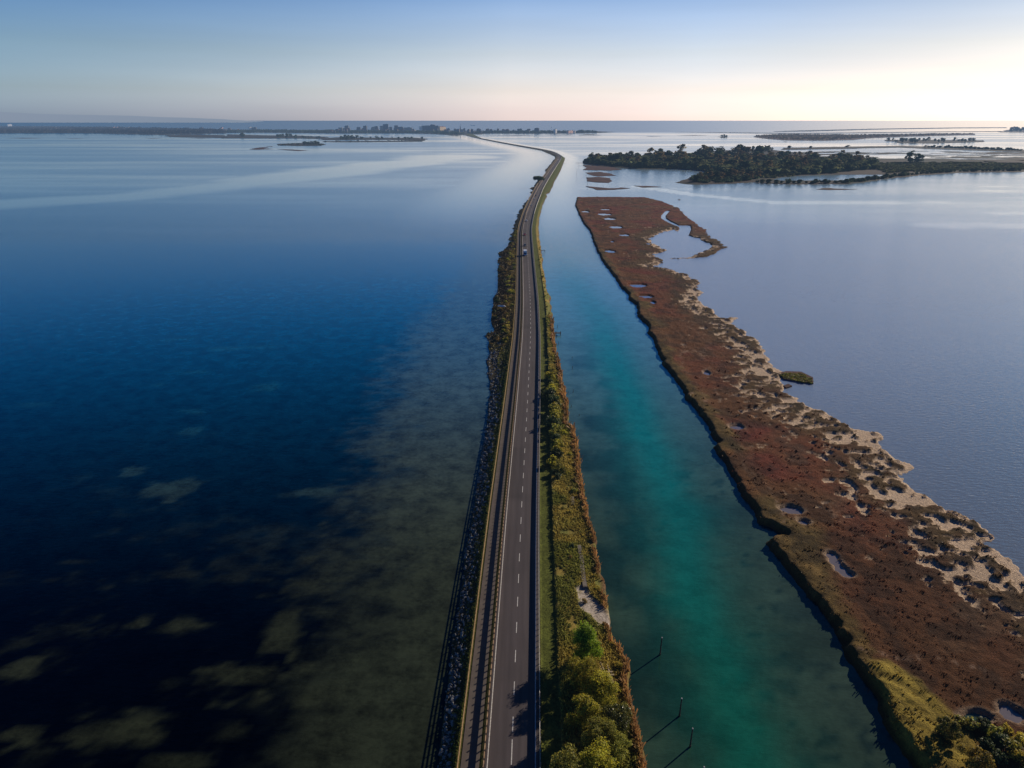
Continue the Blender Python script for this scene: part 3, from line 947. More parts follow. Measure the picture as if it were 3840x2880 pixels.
def build_marsh():
    ys = ystations(58, 960, 0.40, 0.0036)
    xs = np.arange(10, 260, 0.5)
    X, Y = np.meshgrid(xs, ys)
    shp = X.shape
    # only cells close to the outline
    x0 = np.interp(ys, np.sort(MARSH_L[:, 1]), MARSH_L[np.argsort(MARSH_L[:, 1]), 0]) - 16
    x = X.ravel(); y = Y.ravel()
    near = dist_line(MARSH[::1], x, y) < 8
    keep = near | inside(MARSH, x, y)
    idx = np.where(keep)[0]
    sd, dl, dr, pf, cov, n1, n2, n3, hum = marsh_fields(x[idx], y[idx])
    xx, yy = x[idx], y[idx]
    vegh = (0.42 + .30 * n2 + .45 * (hum - .5)) * cov
    bank = sstep(9, 2.5, dl) * sstep(0.2, 1.2, sd)
    bh = np.interp(yy, [60, 130, 300, 700], [1.15, .85, .7, .5])
    vegh = vegh + bank * bh * (.55 + .7 * n1)
    z = 0.10 + vegh * sstep(0.0, 0.9, sd)
    z = z + 0.10 * (n1 - .5) * (1 - cov)
    z = np.where(sd < 0, -0.6 * sstep(0, -1.2, sd) + 0.04, z)
    pz = sstep(-.7, .15, pf)
    z = z * (1 - pz) - .15 * pz
    z = z + (vnoise(xx * 1.3, yy * 1.3, 9) - .5) * .22 * cov * sstep(.5, 1.5, sd) * (1 - pz)
    # colours
    rust = np.array([0.150, 0.055, 0.024]); wine = np.array([0.150, 0.040, 0.026]); brown = np.array([0.125, 0.066, 0.024]); olive = np.array([0.092, 0.074, 0.022])
    straw = np.array([0.21, 0.165, 0.07]); sand = np.array([0.52, 0.385, 0.265]); dark = np.array([0.03, 0.02, 0.012]); grey = np.array([0.16, 0.13, 0.11])
    n4 = fbm(xx / 14, yy / 20, 111, 3); n5 = fbm(xx / 1.0, yy / 1.0, 112, 3)
    m = sstep(.40, .62, n4)[:, None]
    c = rust * (1 - m) + wine * m
    midb = sstep(.42, .58, n3)[:, None] * .85
    c = c * (1 - midb) + brown * midb
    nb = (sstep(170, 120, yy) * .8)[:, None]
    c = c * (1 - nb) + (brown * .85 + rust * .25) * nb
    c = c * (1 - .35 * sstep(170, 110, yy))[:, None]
    hb = (sstep(1.6, .5, dr / 14.0) * .75)[:, None]
    c = c * (1 - hb) + np.array([.075, .058, .024]) * hb
    ol = sstep(.52, .60, n1) * sstep(22, 12, dr) * .55
    c = c * (1 - ol[:, None]) + olive * .9 * ol[:, None]
    # olive grass along the bank
    ow = np.interp(yy, [60, 84, 94, 108, 118, 130, 150, 200, 260, 330, 420, 520, 600], [7, 9, 3, 3, 6, 10, 9, 8, 6, 8, 5, 7, 2])
    g = sstep(1.15, .55, (dl + (n1 - .5) * 9) / ow) * (.15 + .85 * sstep(.40, .56, fbm(xx / 30 + 3, yy / 34, 119, 3)))
    c = c * (1 - g[:, None]) + (olive * (1 - (n2 > .62)[:, None] * .0) + straw * .35 * sstep(.5, .75, n2)[:, None]) * g[:, None]
    # big combed grass patch at the near end
    gx = gpoly([(3240, 2490), (3330, 2480), (3450, 2560), (3560, 2680), (3640, 2740), (3700, 2900), (3440, 2900), (3330, 2700), (3290, 2600)], .6)
    di = dist_line(gx, xx, yy); di = np.where(inside(gx, xx, yy), di, -di) + (n1 - .5) * 3
    gg = sstep(-1, 1.5, di)
    lush = np.array([0.250, 0.235, 0.050]) * (.5 + 1.1 * fbm((xx + yy) / 1.1, (yy - xx) / 4.0, 115, 3))[:, None]
    c = c * (1 - gg[:, None]) + lush * gg[:, None]
    z = z + gg * .55 * fbm((xx + yy) / 1.6, (yy - xx) / 5.0, 116, 3)
    # litter lines of pale dead stems
    lit = sstep(.035, .0, np.abs(fbm(xx / 18, yy / 30, 118, 3) - .5)) * sstep(.5, .65, n5) * sstep(.42, .6, n3) * .75
    c = c * (1 - lit[:, None]) + grey * 1.6 * lit[:, None]
    pat = fbm(xx / 5.0, yy / 6.0, 131, 4)
    dkp = sstep(.52, .62, pat)[:, None]
    c = c * (1 - .45 * dkp)
    grp = (sstep(.60, .70, fbm(xx / 9.0 + 7, yy / 8.0, 132, 4)) * sstep(12, 24, dl) * .25)[:, None]
    c = c * (1 - grp) + np.array([.15, .12, .085]) * grp
    c = c * np.array([.82, .64, .50])
    c = c * (.70 + .6 * n5[:, None])
    sc = (1 - cov)
    c = c * (1 - sc[:, None]) + sand * (.8 + .4 * n1[:, None]) * sc[:, None]
    rim = sstep(-1.3, -.2, pf) * .55
    rim = rim * (yy < 330)
    c = c * (1 - rim[:, None]) + sand * .8 * rim[:, None]
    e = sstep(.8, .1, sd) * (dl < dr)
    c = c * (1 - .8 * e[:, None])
    beach = sstep(1.3, .3, sd) * (dr < dl) * sstep(420, 330, yy)
    c = c * (1 - beach[:, None]) + sand * beach[:, None]
    full = np.full(shp[0] * shp[1], -1, int); full[idx] = np.arange(len(idx))
    gf = full[grid_faces(*shp)]
    gf = gf[(gf >= 0).all(1)]
    gf = gf[(z[gf] > -.35).any(1)]
    used = np.unique(gf); mp = np.full(len(idx), -1); mp[used] = np.arange(len(used))
    V = np.stack([xx, yy, z], 1)[used]
    t = NT('marsh_ground')
    nz = t.noise(3.2, 6, .75); nb_ = t.noise(.8, 4, .6)
    f = t.ramp(nz, .3, .7, .6, 1.4)
    cc = t.n('ShaderNodeCombineColor'); [t.l(f, cc.inputs[i]) for i in range(3)]
    hh = t.math('ADD', nz, t.math('MULTIPLY', nb_, 1.2))
    m = t.done(t.pbr(t.mix(1.0, t.attr('tint'), cc.outputs[0], 'MULTIPLY'), .95, .1, t.bump(hh, 1.0, .28)))
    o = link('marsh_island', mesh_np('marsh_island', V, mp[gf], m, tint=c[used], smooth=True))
    tag(o, 'long russet salt marsh island with pale sand on its right shore', kind='structure')
    # tufts of halophyte scrub standing on the ground: uncountable
    rng = np.random.default_rng(5)
    w = (cov > .6) & (sd > .4) & (pf < -.4) & (yy < 330)
    pr = np.clip(1.0 / (yy / 70.0) ** 1.1, .04, 1) * .11 * w * sstep(300, 120, yy) * (.3 + 1.4 * (n2 > .5))
    pick = np.where(rng.random(len(xx)) < pr)[0]
    n = len(pick)
    K = 5
    px = np.repeat(xx[pick], K) + rng.normal(0, .25, n * K); py = np.repeat(yy[pick], K) + rng.normal(0, .25, n * K); pz_ = np.repeat(z[pick], K)
    sz = rng.uniform(.12, .32, n * K) * np.clip(np.repeat(yy[pick], K) / 110, 1, 2.0)
    ang = rng.uniform(0, 2 * math.pi, n * K); lean = rng.normal(0, .45, (n * K, 2))
    ca, sa = np.cos(ang) * sz * .55, np.sin(ang) * sz * .55
    gsel = np.repeat(gg[pick] > .4, K)
    lean[gsel] += np.array([-.9, -.6]); 
    h = sz * np.where(gsel, 1.3, .6)
    V = np.stack([np.stack([px - ca, py - sa, pz_ - .12], 1), np.stack([px + ca, py + sa, pz_ - .12], 1),
                  np.stack([px + ca * .5 + lean[:, 0] * sz, py + sa * .5 + lean[:, 1] * sz, pz_ + h], 1),
                  np.stack([px - ca * .5 + lean[:, 0] * sz, py - sa * .5 + lean[:, 1] * sz, pz_ + h * .9], 1)], 1).reshape(-1, 3)
    ct = np.repeat(c[pick], K, 0) * rng.uniform(.9, 1.7, (n * K, 1))
    ct = np.repeat(ct, 4, 0)
    lm = leaf_mat('marsh_scrub', (1.0, 1.0, 1.0), .25)
    o = link('marsh_scrub', mesh_np('marsh_scrub', V, np.arange(n * K * 4).reshape(-1, 4), lm, tint=ct))
    tag(o, 'low russet and olive salt scrub covering the marsh island', kind='stuff')
    # still water lying in the pools
    t = NT('pool_water')
    pm = t.done(t.pbr(t.mix(t.noise(.6, 3), c4(.13, .115, .125), c4(.22, .19, .19)), .06, .5), haze=False)
    for k, (px, py, hw, hh) in enumerate(PONDS):
        cx, cy = gp(px, py, .4)
        ax = max(gp(px + hw, py, .4)[0] - cx, 1.0) * 1.35
        ay = max((gp(px, py - hh, .4)[1] - gp(px, py + hh, .4)[1]) / 2, 1.0) * 1.35
        if k == 18:
            continue
        b = MB()
        ring = [(cx + ax * math.cos(a), cy + ay * math.sin(a), 0.02 + k * .002) for a in np.linspace(0, 2 * math.pi, 25)[:-1]]
        b.add(ring, [tuple(range(24))])
        tag(b.build('pool', pm), kind='structure')
# ------------------------------------------------------------------ foliage
def leafcloud(rng, clumps, n, size, up=0.25, inner=0.55, outer=1.08):
    """leaf quads scattered over the skin of overlapping clumps (x,y,z,r)"""
    c = np.array(clumps, float)
    w = c[:, 3] ** 2; w /= w.sum()
    k = rng.choice(len(c), n, p=w)
    d = rng.normal(size=(n, 3)); d[:, 2] += up; d /= np.linalg.norm(d, axis=1)[:, None]
    rad = c[k, 3] * rng.uniform(inner, outer, n)
    p = c[k, :3] + d * rad[:, None] * np.array([1, 1, .85])
    nrm = d + rng.normal(0, .55, (n, 3)); nrm /= np.linalg.norm(nrm, axis=1)[:, None]
    t = np.cross(nrm, rng.normal(size=(n, 3))); t /= np.linalg.norm(t, axis=1)[:, None] + 1e-9
    b = np.cross(nrm, t)
    s = size * rng.uniform(.6, 1.4, n)[:, None]
    V = np.stack([p - t * s, p - b * s * .6, p + t * s, p + b * s * .6], 1).reshape(-1, 3)
    sh = (.45 + .55 * np.clip((rad / c[k, 3] - inner) / (1.05 - inner), 0, 1)) * rng.uniform(.65, 1.35, n) * rng.uniform(.75, 1.25, len(c))[k]  # inner leaves tinted darker, as if shaded by the outer ones
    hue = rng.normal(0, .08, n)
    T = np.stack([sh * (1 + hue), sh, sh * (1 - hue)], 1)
    return V, np.arange(n * 4).reshape(-1, 4), np.repeat(T, 4, 0)


def crown_clumps(rng, r, h, z0, n, cr=(.30, .5), squash=1.0, top=1.0):
    """clumps spread through an uneven crown volume"""
    out = []
    for _ in range(n):
        a = rng.uniform(0, 2 * math.pi); f = rng.uniform(0, 1) ** .6
        zz = rng.uniform(0, 1)
        prof = math.sin(math.pi * (0.12 + .80 * zz ** top)) ** .7
        rr = r * prof * f * .8
        out.append((rr * math.cos(a), rr * math.sin(a) * squash, z0 + h * (.08 + .80 * zz), r * rng.uniform(*cr)))
    return out


def trunk_mesh(mb, h, r, rng, limbs=5, spread=1.5, z0=.45, mi=0):
    pts = [(0, 0, -.4)]; x = y = 0
    for k in range(1, 5):
        x += rng.normal(0, .05) * h * .3; y += rng.normal(0, .05) * h * .3
        pts.append((x, y, h * k / 4))
    for k in range(4):
        mb.tube(pts[k], pts[k + 1], r * (1 - k * .2), r * (1 - (k + 1) * .2), 7, mi)
    for k in range(limbs):
        a = 2 * math.pi * k / limbs + rng.uniform(-.4, .4); s = pts[2] if k % 2 else pts[3]
        e = (s[0] + math.cos(a) * spread, s[1] + math.sin(a) * spread, s[2] + spread * rng.uniform(.5, 1.0))
        mb.tube(s, e, r * .42, r * .15, 6, mi)


def one_mesh_tree(name, rng, r, h, crown_h, nclump, nleaf, leaf, lm, bm, cr=(.3, .5), top=1.0, flat=False):
    """far tree: trunk, limbs and crown in a single mesh with two materials"""
    cl = crown_clumps(rng, r, crown_h, h - crown_h, nclump, cr, top=top)
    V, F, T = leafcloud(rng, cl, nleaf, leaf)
    mb = MB(); trunk_mesh(mb, h * .75, max(.12, h * .018), rng, 4, r * .5)
    tv = np.array(mb.v); q = [f for f in mb.f if len(f) == 4]
    tq = np.array(q) + len(V)
    V2 = np.vstack([V, tv]); T2 = np.vstack([T, np.ones((len(tv), 3))])
    return mesh_np(name, V2, [F, tq], [lm, bm], midx=np.r_[np.zeros(len(F), int), np.ones(len(tq), int)], tint=T2)


def veg_mats():
    M = {}
    M['green'] = leaf_mat('leaf_green', (.085, .110, .026))
    M['bright'] = leaf_mat('leaf_bright_green', (.22, .30, .016), .45)
    M['willow'] = leaf_mat('leaf_yellow_green', (.42, .38, .035), .45)
    M['dark'] = leaf_mat('leaf_dark_green', (.070, .092, .026), .3)
    M['gloss'] = leaf_mat('leaf_glossy', (.15, .165, .04), .3, .3)
    M['ochre'] = leaf_mat('leaf_ochre', (.44, .34, .045), .42)
    M['rust'] = leaf_mat('leaf_rust', (.29, .19, .05), .36)
    M['olive'] = leaf_mat('leaf_olive', (.28, .26, .042), .4)
    M['fdark'] = leaf_mat('leaf_far_dark', (.075, .098, .052), .4, .8, .02)
    M['fgreen'] = leaf_mat('leaf_far_green', (.130, .138, .062), .4, .8, .02)
    M['fautumn'] = leaf_mat('leaf_far_autumn', (.230, .165, .080), .4, .8, .02)
    M['shore'] = leaf_mat('leaf_far_shore', (.050, .042, .033), .1, .9, .02)
    M['bark'] = simple_mat('bark', (.075, .055, .04), .9, .1, .4, 4)
    return M


def in_poly_px(rng, poly, n, mind=0.0, z=.5):
    """n scattered ground points inside a traced outline (at least mind metres apart)"""
    P = gpoly(poly, z); lo = P.min(0); hi = P.max(0)
    pts = []; tries = 0
    while len(pts) < n and tries < n * 400:
        tries += 1
        q = lo + (hi - lo) * rng.random(2)
        if not inside(P, q[0:1], q[1:2])[0]:
            continue
        if mind and any((q[0] - a) ** 2 + (q[1] - b) ** 2 < mind * mind for a, b in pts):
            continue
        pts.append((float(q[0]), float(q[1])))
    return pts


def land(name, poly, top, mat, rag=1.0, seed=0, n=None, label=None):
    """low islet: ragged outline, slightly domed top"""
    P = gpoly(poly, 0.0)
    out = []
    m = len(P)
    for i in range(m):
        a, b = P[i], P[(i + 1) % m]
        L = np.hypot(*(b - a)); k = max(1, int(L / max(6.0, a[1] * .006)))
        for j in range(k):
            q = a + (b - a) * j / k
            w = rag * a[1] * .0022
            out.append((q[0] + (vnoise(q[0] / 11., q[1] / 11., seed + 1) - .5) * 5 * w, q[1] + (vnoise(q[0] / 9., q[1] / 9., seed + 2) - .5) * 7 * w))
    k = len(out)
    cx = np.mean([p[0] for p in out]); cy = np.mean([p[1] for p in out])
    V = [(a, b, -.4) for a, b in out] + [(a, b, top) for a, b in out]
    F = [(i, (i + 1) % k, (i + 1) % k + k, i + k) for i in range(k)]
    b_ = MB(); b_.add(V, F + [tuple(range(k, 2 * k))])
    me = b_.mesh(name, mat)
    import bmesh
    bm = bmesh.new(); bm.from_mesh(me)
    bmesh.ops.triangulate(bm, faces=[f for f in bm.faces if len(f.verts) > 4])
    bmesh.ops.recalc_face_normals(bm, faces=bm.faces)
    bm.to_mesh(me); bm.free()
    o = link(name, me); tag(o, label, kind='structure')
    return o


def wood(name, poly, n, hr, lm, rng, label, rr=.55, q=14):
    """a far-off wood that reads as one mass"""
    pts = in_poly_px(rng, poly, n)
    Vs = []; Ts = []
    for (x, y) in pts:
        h = rng.uniform(*hr) * (0.75 + .5 * fbm(x / 90., y / 60., 7, 2)); r = h * rr * rng.uniform(.8, 1.3)
        V, F, T = leafcloud(rng, [(x, y, h * .45, r * .9), (x + r * .4, y, h * .62, r * .6), (x - r * .5, y + r * .2, h * .4, r * .6)], q, r * .55, .6)
        V[:, 2] = np.clip(V[:, 2], .1, h * 1.05)
        Vs.append(V); Ts.append(T * rng.uniform(.6, 1.35))
    V = np.vstack(Vs); T = np.vstack(Ts)
    o = link(name, mesh_np(name, V, np.arange(len(V)).reshape(-1, 4), lm, tint=T))
    tag(o, label, kind='stuff')
    return o


def build_near_plants(M):
    rng = np.random.default_rng(21)
    # ---------------- trees by the near right hand shore, each with trunk and crown
    specs = [  # px, py of foot, radius, height, crown height, mat, leaves, leaf size, label
        (2194, 2478, 2.45, 6.2, 5.9, 'bright', 15000, .13, 'round bright green tree beside the mown strip, nearest the gravel patch', 'tree'),
        (2182, 2588, 2.6, 5.4, 4.6, 'willow', 9000, .13, 'yellow green feathery tree with its top next to the round green tree', 'tree'),
        (2245, 2640, 2.9, 4.6, 4.0, 'willow', 9000, .13, 'low spreading yellow green tree below the loose planks', 'tree'),
        (2190, 2745, 2.3, 5.8, 5.0, 'willow', 8000, .13, 'tallest yellow green tree in the thicket, lit on its pointed top', 'tree'),
        (2245, 2815, 2.6, 4.6, 4.2, 'olive', 8000, .13, 'dull olive bushy tree at the bottom of the thicket', 'tree'),
        (2315, 2735, 2.1, 4.0, 3.7, 'gloss', 6000, .11, 'dark glossy leaved small tree on the water side of the thicket', 'tree'),
        (2320, 2850, 1.9, 3.4, 3.2, 'olive', 5000, .11, 'small olive tree at the lower edge beside the reeds', 'tree'),
        (2235, 2930, 2.8, 5.4, 4.8, 'willow', 7000, .14, 'yellow green tree cut by the lower edge of the view', 'tree'),
        (2130, 2990, 2.6, 7.0, 6.0, 'olive', 5000, .16, 'tall olive tree on the grass at the lower edge, mostly out of view', 'tree'),
    ]
    for k, (px, py, r, h, ch, mt, nl, ls, lab, cat) in enumerate(specs):
        r *= 1.28; h *= 1.2; ch *= 1.2
        x, y = gp(px, py, 1.2)
        root = empty('tree', (x, y, 1.25)); tag(root, lab, cat, 'trees on the near causeway bank')
        top = .8 if mt == 'willow' else 1.0
        cl = crown_clumps(rng, r, ch, h - ch, 40 if mt == 'bright' else 46, (.13, .30) if mt != 'bright' else (.2, .38), top=top)
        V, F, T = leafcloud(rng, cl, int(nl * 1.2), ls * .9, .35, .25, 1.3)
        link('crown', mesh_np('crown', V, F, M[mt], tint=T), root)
        mb = MB(); trunk_mesh(mb, h * .7, .13, rng, 6, r * .55); mb.build('trunk', M['bark'], root)
    # two small trees at the marsh end, lower right
    for (px, py, r, h, mt, lab) in [(3545, 2775, 2.0, 4.2, 'olive', 'small olive tree standing in the combed grass of the marsh'),
                                    (3650, 2890, 2.7, 4.6, 'ochre', 'pale straw green tree at the lower right, cut by the edge of the view')]:
        x, y = gp(px, py, .8); root = empty('tree', (x, y, .7)); tag(root, lab, 'tree', 'small trees on the salt marsh')
        cl = crown_clumps(rng, r, h * .8, h * .2, 18, (.2, .36))
        V, F, T = leafcloud(rng, cl, 5000, .12, .35, .5)
        link('crown', mesh_np('crown', V, F, M[mt], tint=T * .8), root)
        mb = MB(); trunk_mesh(mb, h * .7, .1, rng, 5, r * .5); mb.build('trunk', M['bark'], root)
    # ---------------- shrubs: kinds, then individuals
    kinds = {}
    for nm, mt, nc, nl, ls, cr in [('olive', 'olive', 9, 900, .13, (.35, .55)), ('yellow', 'willow', 9, 900, .13, (.35, .55)), ('dark', 'dark', 10, 1000, .12, (.35, .55)),
                                   ('rust', 'rust', 8, 800, .13, (.35, .55)), ('golden', 'ochre', 8, 800, .13, (.35, .55))]:
        kinds[nm] = []
        for v in range(3):
            cl = crown_clumps(rng, 1.0, 1.45, -.25, nc + 6, (.2, .45))
            V, F, T = leafcloud(rng, cl, nl, ls, .4, .2, 1.35)
            kinds[nm].append(mesh_np('shrub_' + nm, V, F, M[mt], tint=T))
    words = {'olive': 'olive green bush', 'yellow': 'bright yellow green bush', 'dark': 'dense dark green bush', 'rust': 'rust brown bush', 'golden': 'golden autumn bush'}
    cnt = [0]

    def shrub(x, y, z, kind, s, lab, grp):
        if cnt[0] >= 298:
            return
        o = link('shrub', kinds[kind][rng.integers(3)], None, (x, y, z), rng.uniform(0, 6.28), (s * rng.uniform(.85, 1.2), s * rng.uniform(.85, 1.2), s * rng.uniform(.75, 1.1)))
        tag(o, '%s %s' % (words[kind], lab), 'shrub', grp); cnt[0] += 1

    def right_shrub(y, t, kind, s, lab):
        a = float(XC(y)) + OFF_RAIL_R + .35; w = float(XR(y)) - a
        u = 3.0 + t * (w - 3.6)
        z = float(right_z(np.array([y]), np.array([u]), np.array([w]))[0])
        shrub(a + u, y + rng.normal(0, .9), z - .1, kind, s, lab, 'shrubs on the right bank of the causeway')
    # hedge of tall dark shrubs whose shade reaches the road
    for y in np.arange(166, 246, 2.8):
        right_shrub(y, rng.uniform(.0, .28), rng.choice(['dark', 'dark', 'olive', 'yellow']), rng.uniform(1.1, 2.0) * (1.35 if 195 < y < 232 else 1), 'in the tall hedge whose shade falls on the road')
    for y in np.arange(150, 250, 5.0):
        right_shrub(y, rng.uniform(.35, .9), rng.choice(['yellow', 'olive', 'golden', 'olive', 'rust']), rng.uniform(.6, 1.15), 'between the tall dark hedge and the channel shore')
    # rough grass belt with low bushes nearer the viewer
    for y in np.arange(99, 166, 5.2):
        right_shrub(y, rng.uniform(.25, .7), rng.choice(['olive', 'rust', 'dark', 'olive']), rng.uniform(.4, .75), 'in the rough grass beside the broken concrete path')
        if rng.random() < .6:
            right_shrub(y, rng.uniform(.78, .97), rng.choice(['rust', 'golden', 'rust']), rng.uniform(.5, .8), 'on the reedy edge of the near channel shore')
    for y in np.arange(66, 96, 1.7):
        right_shrub(y, rng.uniform(.84, .98), rng.choice(['rust', 'golden', 'olive']), rng.uniform(.4, .95), 'along the reedy shore below the near trees')
    # middle distance
    y = 250.0
    while y < 560:
        right_shrub(y, rng.uniform(.1, .9), rng.choice(['yellow', 'olive', 'golden', 'golden', 'golden']), rng.uniform(.4, .95), 'on the middle stretch of the right bank')
        y += rng.uniform(3.2, 6.4) * (y / 300)
    # left bank scrub
    y = 285.0
    while y < 620:
        w = float(XC(y)) + OFF_FENCE - float(XL(y))
        t = rng.uniform(.05, .45) if rng.random() < .7 else rng.uniform(.4, .85)
        x = float(XC(y)) + OFF_FENCE - .6 - t * w
        z = float(left_z(np.array([y]), np.array([t]))[0])
        shrub(x, y, z - .1, rng.choice(['golden', 'olive', 'rust', 'yellow'] if t < .4 else ['rust', 'dark', 'rust']), rng.uniform(.9, 1.7), 'on the scrubby left bank below the cycle path', 'shrubs on the left bank of the causeway')
        y += rng.uniform(1.6, 3.4) * (y / 330)
    # hedge bank at the lower right of the marsh
    for (px, py, s, kd) in [(3600, 2720, 1.2, 'olive'), (3640, 2725, 1.5, 'olive'), (3685, 2730, 1.5, 'dark'), (3720, 2755, 1.5, 'olive'), (3752, 2790, 1.6, 'dark'),
                            (3790, 2820, 1.5, 'olive'), (3825, 2860, 1.6, 'golden'), (3815, 2775, 1.2, 'golden'), (3775, 2745, 1.1, 'golden'), (3700, 2800, 1.2, 'dark'), (3740, 2850, 1.3, 'dark')]:
        x, y = gp(px, py, .7)
        shrub(x, y, .5, kd, s, 'in the curved hedge at the lower right of the marsh', 'hedge on the salt marsh')
    # ---------------- grass blades and reeds on the near bank: uncountable
    n = 60000
    yy = 62 + (330 - 62) * rng.random(n) ** 2.0
    a = XC(yy) + OFF_RAIL_R + .35; w = XR(yy) - a
    t = rng.random(n)
    u = 3.0 + t * (w - 3.1)
    xx = a + u; zz = right_z(yy, u, w)
    g = gpoly([(2160, 2215), (2200, 2190), (2215, 2240), (2290, 2300), (2288, 2345), (2245, 2350), (2225, 2330), (2170, 2290)], .8)
    ok = ~inside(g, xx, yy)
    n1 = fbm(xx / 3., yy / 4., 201, 3); n2 = fbm(xx / 9., yy / 11., 202, 3)
    tr = (u - 3) / np.maximum(w - 3.1, .1)
    reed = sstep(.86, .97, tr)
    colr = np.array([0.10, 0.098, 0.02])[None] * sstep(.6, .4, n2)[:, None] + np.array([0.17, 0.13, 0.03])[None] * sstep(.4, .6, n2)[:, None]
    colr = colr * (1 - reed[:, None]) + np.array([0.155, 0.078, 0.030]) * reed[:, None]
    colr = colr * 2.1 * (.45 + 1.0 * n1[:, None]) * rng.uniform(.6, 1.5, (n, 1))
    hh = (.18 + .36 * n1 + .75 * reed) * rng.uniform(.6, 1.2, n) * np.clip(yy / 130, 1, 1.6)
    ok &= (n1 > .25)
    xx, yy, zz, colr, hh = xx[ok], yy[ok], zz[ok], colr[ok], hh[ok]; n = len(xx)
    ang = rng.uniform(0, 6.28, n); wd = rng.uniform(.06, .16, n) * np.clip(yy / 120, 1, 2)
    ca, sa = np.cos(ang) * wd, np.sin(ang) * wd; lx, ly = rng.normal(-.2, .3, n), rng.normal(0, .3, n)
    V = np.stack([np.stack([xx - ca, yy - sa, zz - .1], 1), np.stack([xx + ca, yy + sa, zz - .1], 1),
                  np.stack([xx + lx * hh + ca * .7, yy + ly * hh + sa * .7, zz + hh], 1), np.stack([xx + lx * hh - ca * .7, yy + ly * hh - sa * .7, zz + hh * .9], 1)], 1).reshape(-1, 3)
    o = link('grass', mesh_np('grass', V, np.arange(4 * n).reshape(-1, 4), leaf_mat('dry_grass', (1, 1, 1), .3), tint=np.repeat(colr, 4, 0)))
    tag(o, 'long dry grass and reeds on the right bank of the causeway', kind='stuff')
    # the same along the upper edge of the left bank
    n = 15000
    yy = 62 + (560 - 62) * rng.random(n) ** 1.6; t = rng.random(n) ** 1.3
    t = np.where(yy < 280, t * .5, t * .95)
    fx = XC(yy) + OFF_FENCE - .35; xx = fx + (XL(yy) - fx) * t; zz = left_z(yy, t)
    n1 = fbm(xx / 2., yy / 4., 211, 3); n2 = fbm(xx / 6., yy / 9., 212, 3)
    far = sstep(240, 330, yy)[:, None]
    cl_ = np.array([0.10, 0.105, 0.022])[None] * (1 - far) + far * (np.array([.17, .12, .03])[None] * sstep(.4, .6, n2)[:, None] + np.array([.075, .055, .03])[None] * sstep(.6, .4, n2)[:, None])
    cl_ = cl_ * (1 - far * .7 * sstep(.3, .6, t)[:, None])  # shade on the lower bank painted into the grass colour
    cl_ = cl_ * 1.4 * (.4 + 1.1 * n1[:, None]) * rng.uniform(.6, 1.4, (n, 1))
    hh = (.2 + .55 * n1) * (1 - .5 * (yy < 260)) * np.clip(yy / 200, 1, 2.0)
    ang = rng.uniform(0, 6.28, n); wd = rng.uniform(.06, .16, n) * np.clip(yy / 120, 1, 3)
    ca, sa = np.cos(ang) * wd, np.sin(ang) * wd; lx, ly = rng.normal(-.1, .3, n), rng.normal(0, .3, n)
    V2 = np.stack([np.stack([xx - ca, yy - sa, zz - .1], 1), np.stack([xx + ca, yy + sa, zz - .1], 1),
                   np.stack([xx + lx * hh + ca * .7, yy + ly * hh + sa * .7, zz + hh], 1), np.stack([xx + lx * hh - ca * .7, yy + ly * hh - sa * .7, zz + hh * .9], 1)], 1).reshape(-1, 3)
    o = link('grass', mesh_np('grass', V2, np.arange(4 * n).reshape(-1, 4), bpy.data.materials['dry_grass'], tint=np.repeat(cl_, 4, 0)))
    tag(o, 'rough grass along the left bank below the timber fence', kind='stuff')
    # ---------------- riprap
    n = 4600
    yy = 64 + (360 - 64) * rng.random(n) ** 1.8
    t = rng.uniform(.12, 1.0, n)
    fx = XC(yy) + OFF_FENCE - .35; xl = XL(yy)
    keep = rng.random(n) < np.where(yy > 290, .06, 1) * sstep(.1, .5, t)
    yy, t, fx, xl = yy[keep], t[keep], fx[keep], xl[keep]; n = len(yy)
    xx = fx + (xl - .2 - fx) * t; zz = left_z(yy, t)
    ico = np.array([(0, 0, 1), (.89, 0, .45), (.28, .85, .45), (-.72, .53, .45), (-.72, -.53, .45), (.28, -.85, .45), (.72, .53, -.45), (-.28, .85, -.45), (-.89, 0, -.45), (-.28, -.85, -.45), (.72, -.53, -.45), (0, 0, -1)])
    fi = np.array([(0, 1, 2), (0, 2, 3), (0, 3, 4), (0, 4, 5), (0, 5, 1), (1, 6, 2), (2, 7, 3), (3, 8, 4), (4, 9, 5), (5, 10, 1), (6, 7, 2), (7, 8, 3), (8, 9, 4), (9, 10, 5), (10, 6, 1)])
    s = (.09 + .38 * rng.random(n) ** 2.6) * np.clip(yy / 130, 1, 1.5)
    rv = ico[None] * (s[:, None, None] * rng.uniform(.6, 1.3, (n, 12, 1))) * rng.uniform(.7, 1.3, (n, 1, 3))
    V = (rv + np.stack([xx, yy, zz - .02], 1)[:, None]).reshape(-1, 3)
    F = (fi[None] + (np.arange(n) * 12)[:, None, None]).reshape(-1, 3)
    cc = np.repeat(np.array([.16, .165, .17])[None] * rng.uniform(.45, 1.35, (n, 1)), 12, 0)
    tt = NT('riprap_stone'); st = tt.done(tt.pbr(tt.mix(1.0, tt.attr('tint'), tt.mix(tt.noise(5, 4), c4(.7, .7, .7), c4(1.2, 1.2, 1.2)), 'MULTIPLY'), .9, .2))
    o = link('riprap', mesh_np('riprap', V, F, st, tint=cc))
    tag(o, 'loose grey boulders armouring the left bank in the shade', kind='stuff')


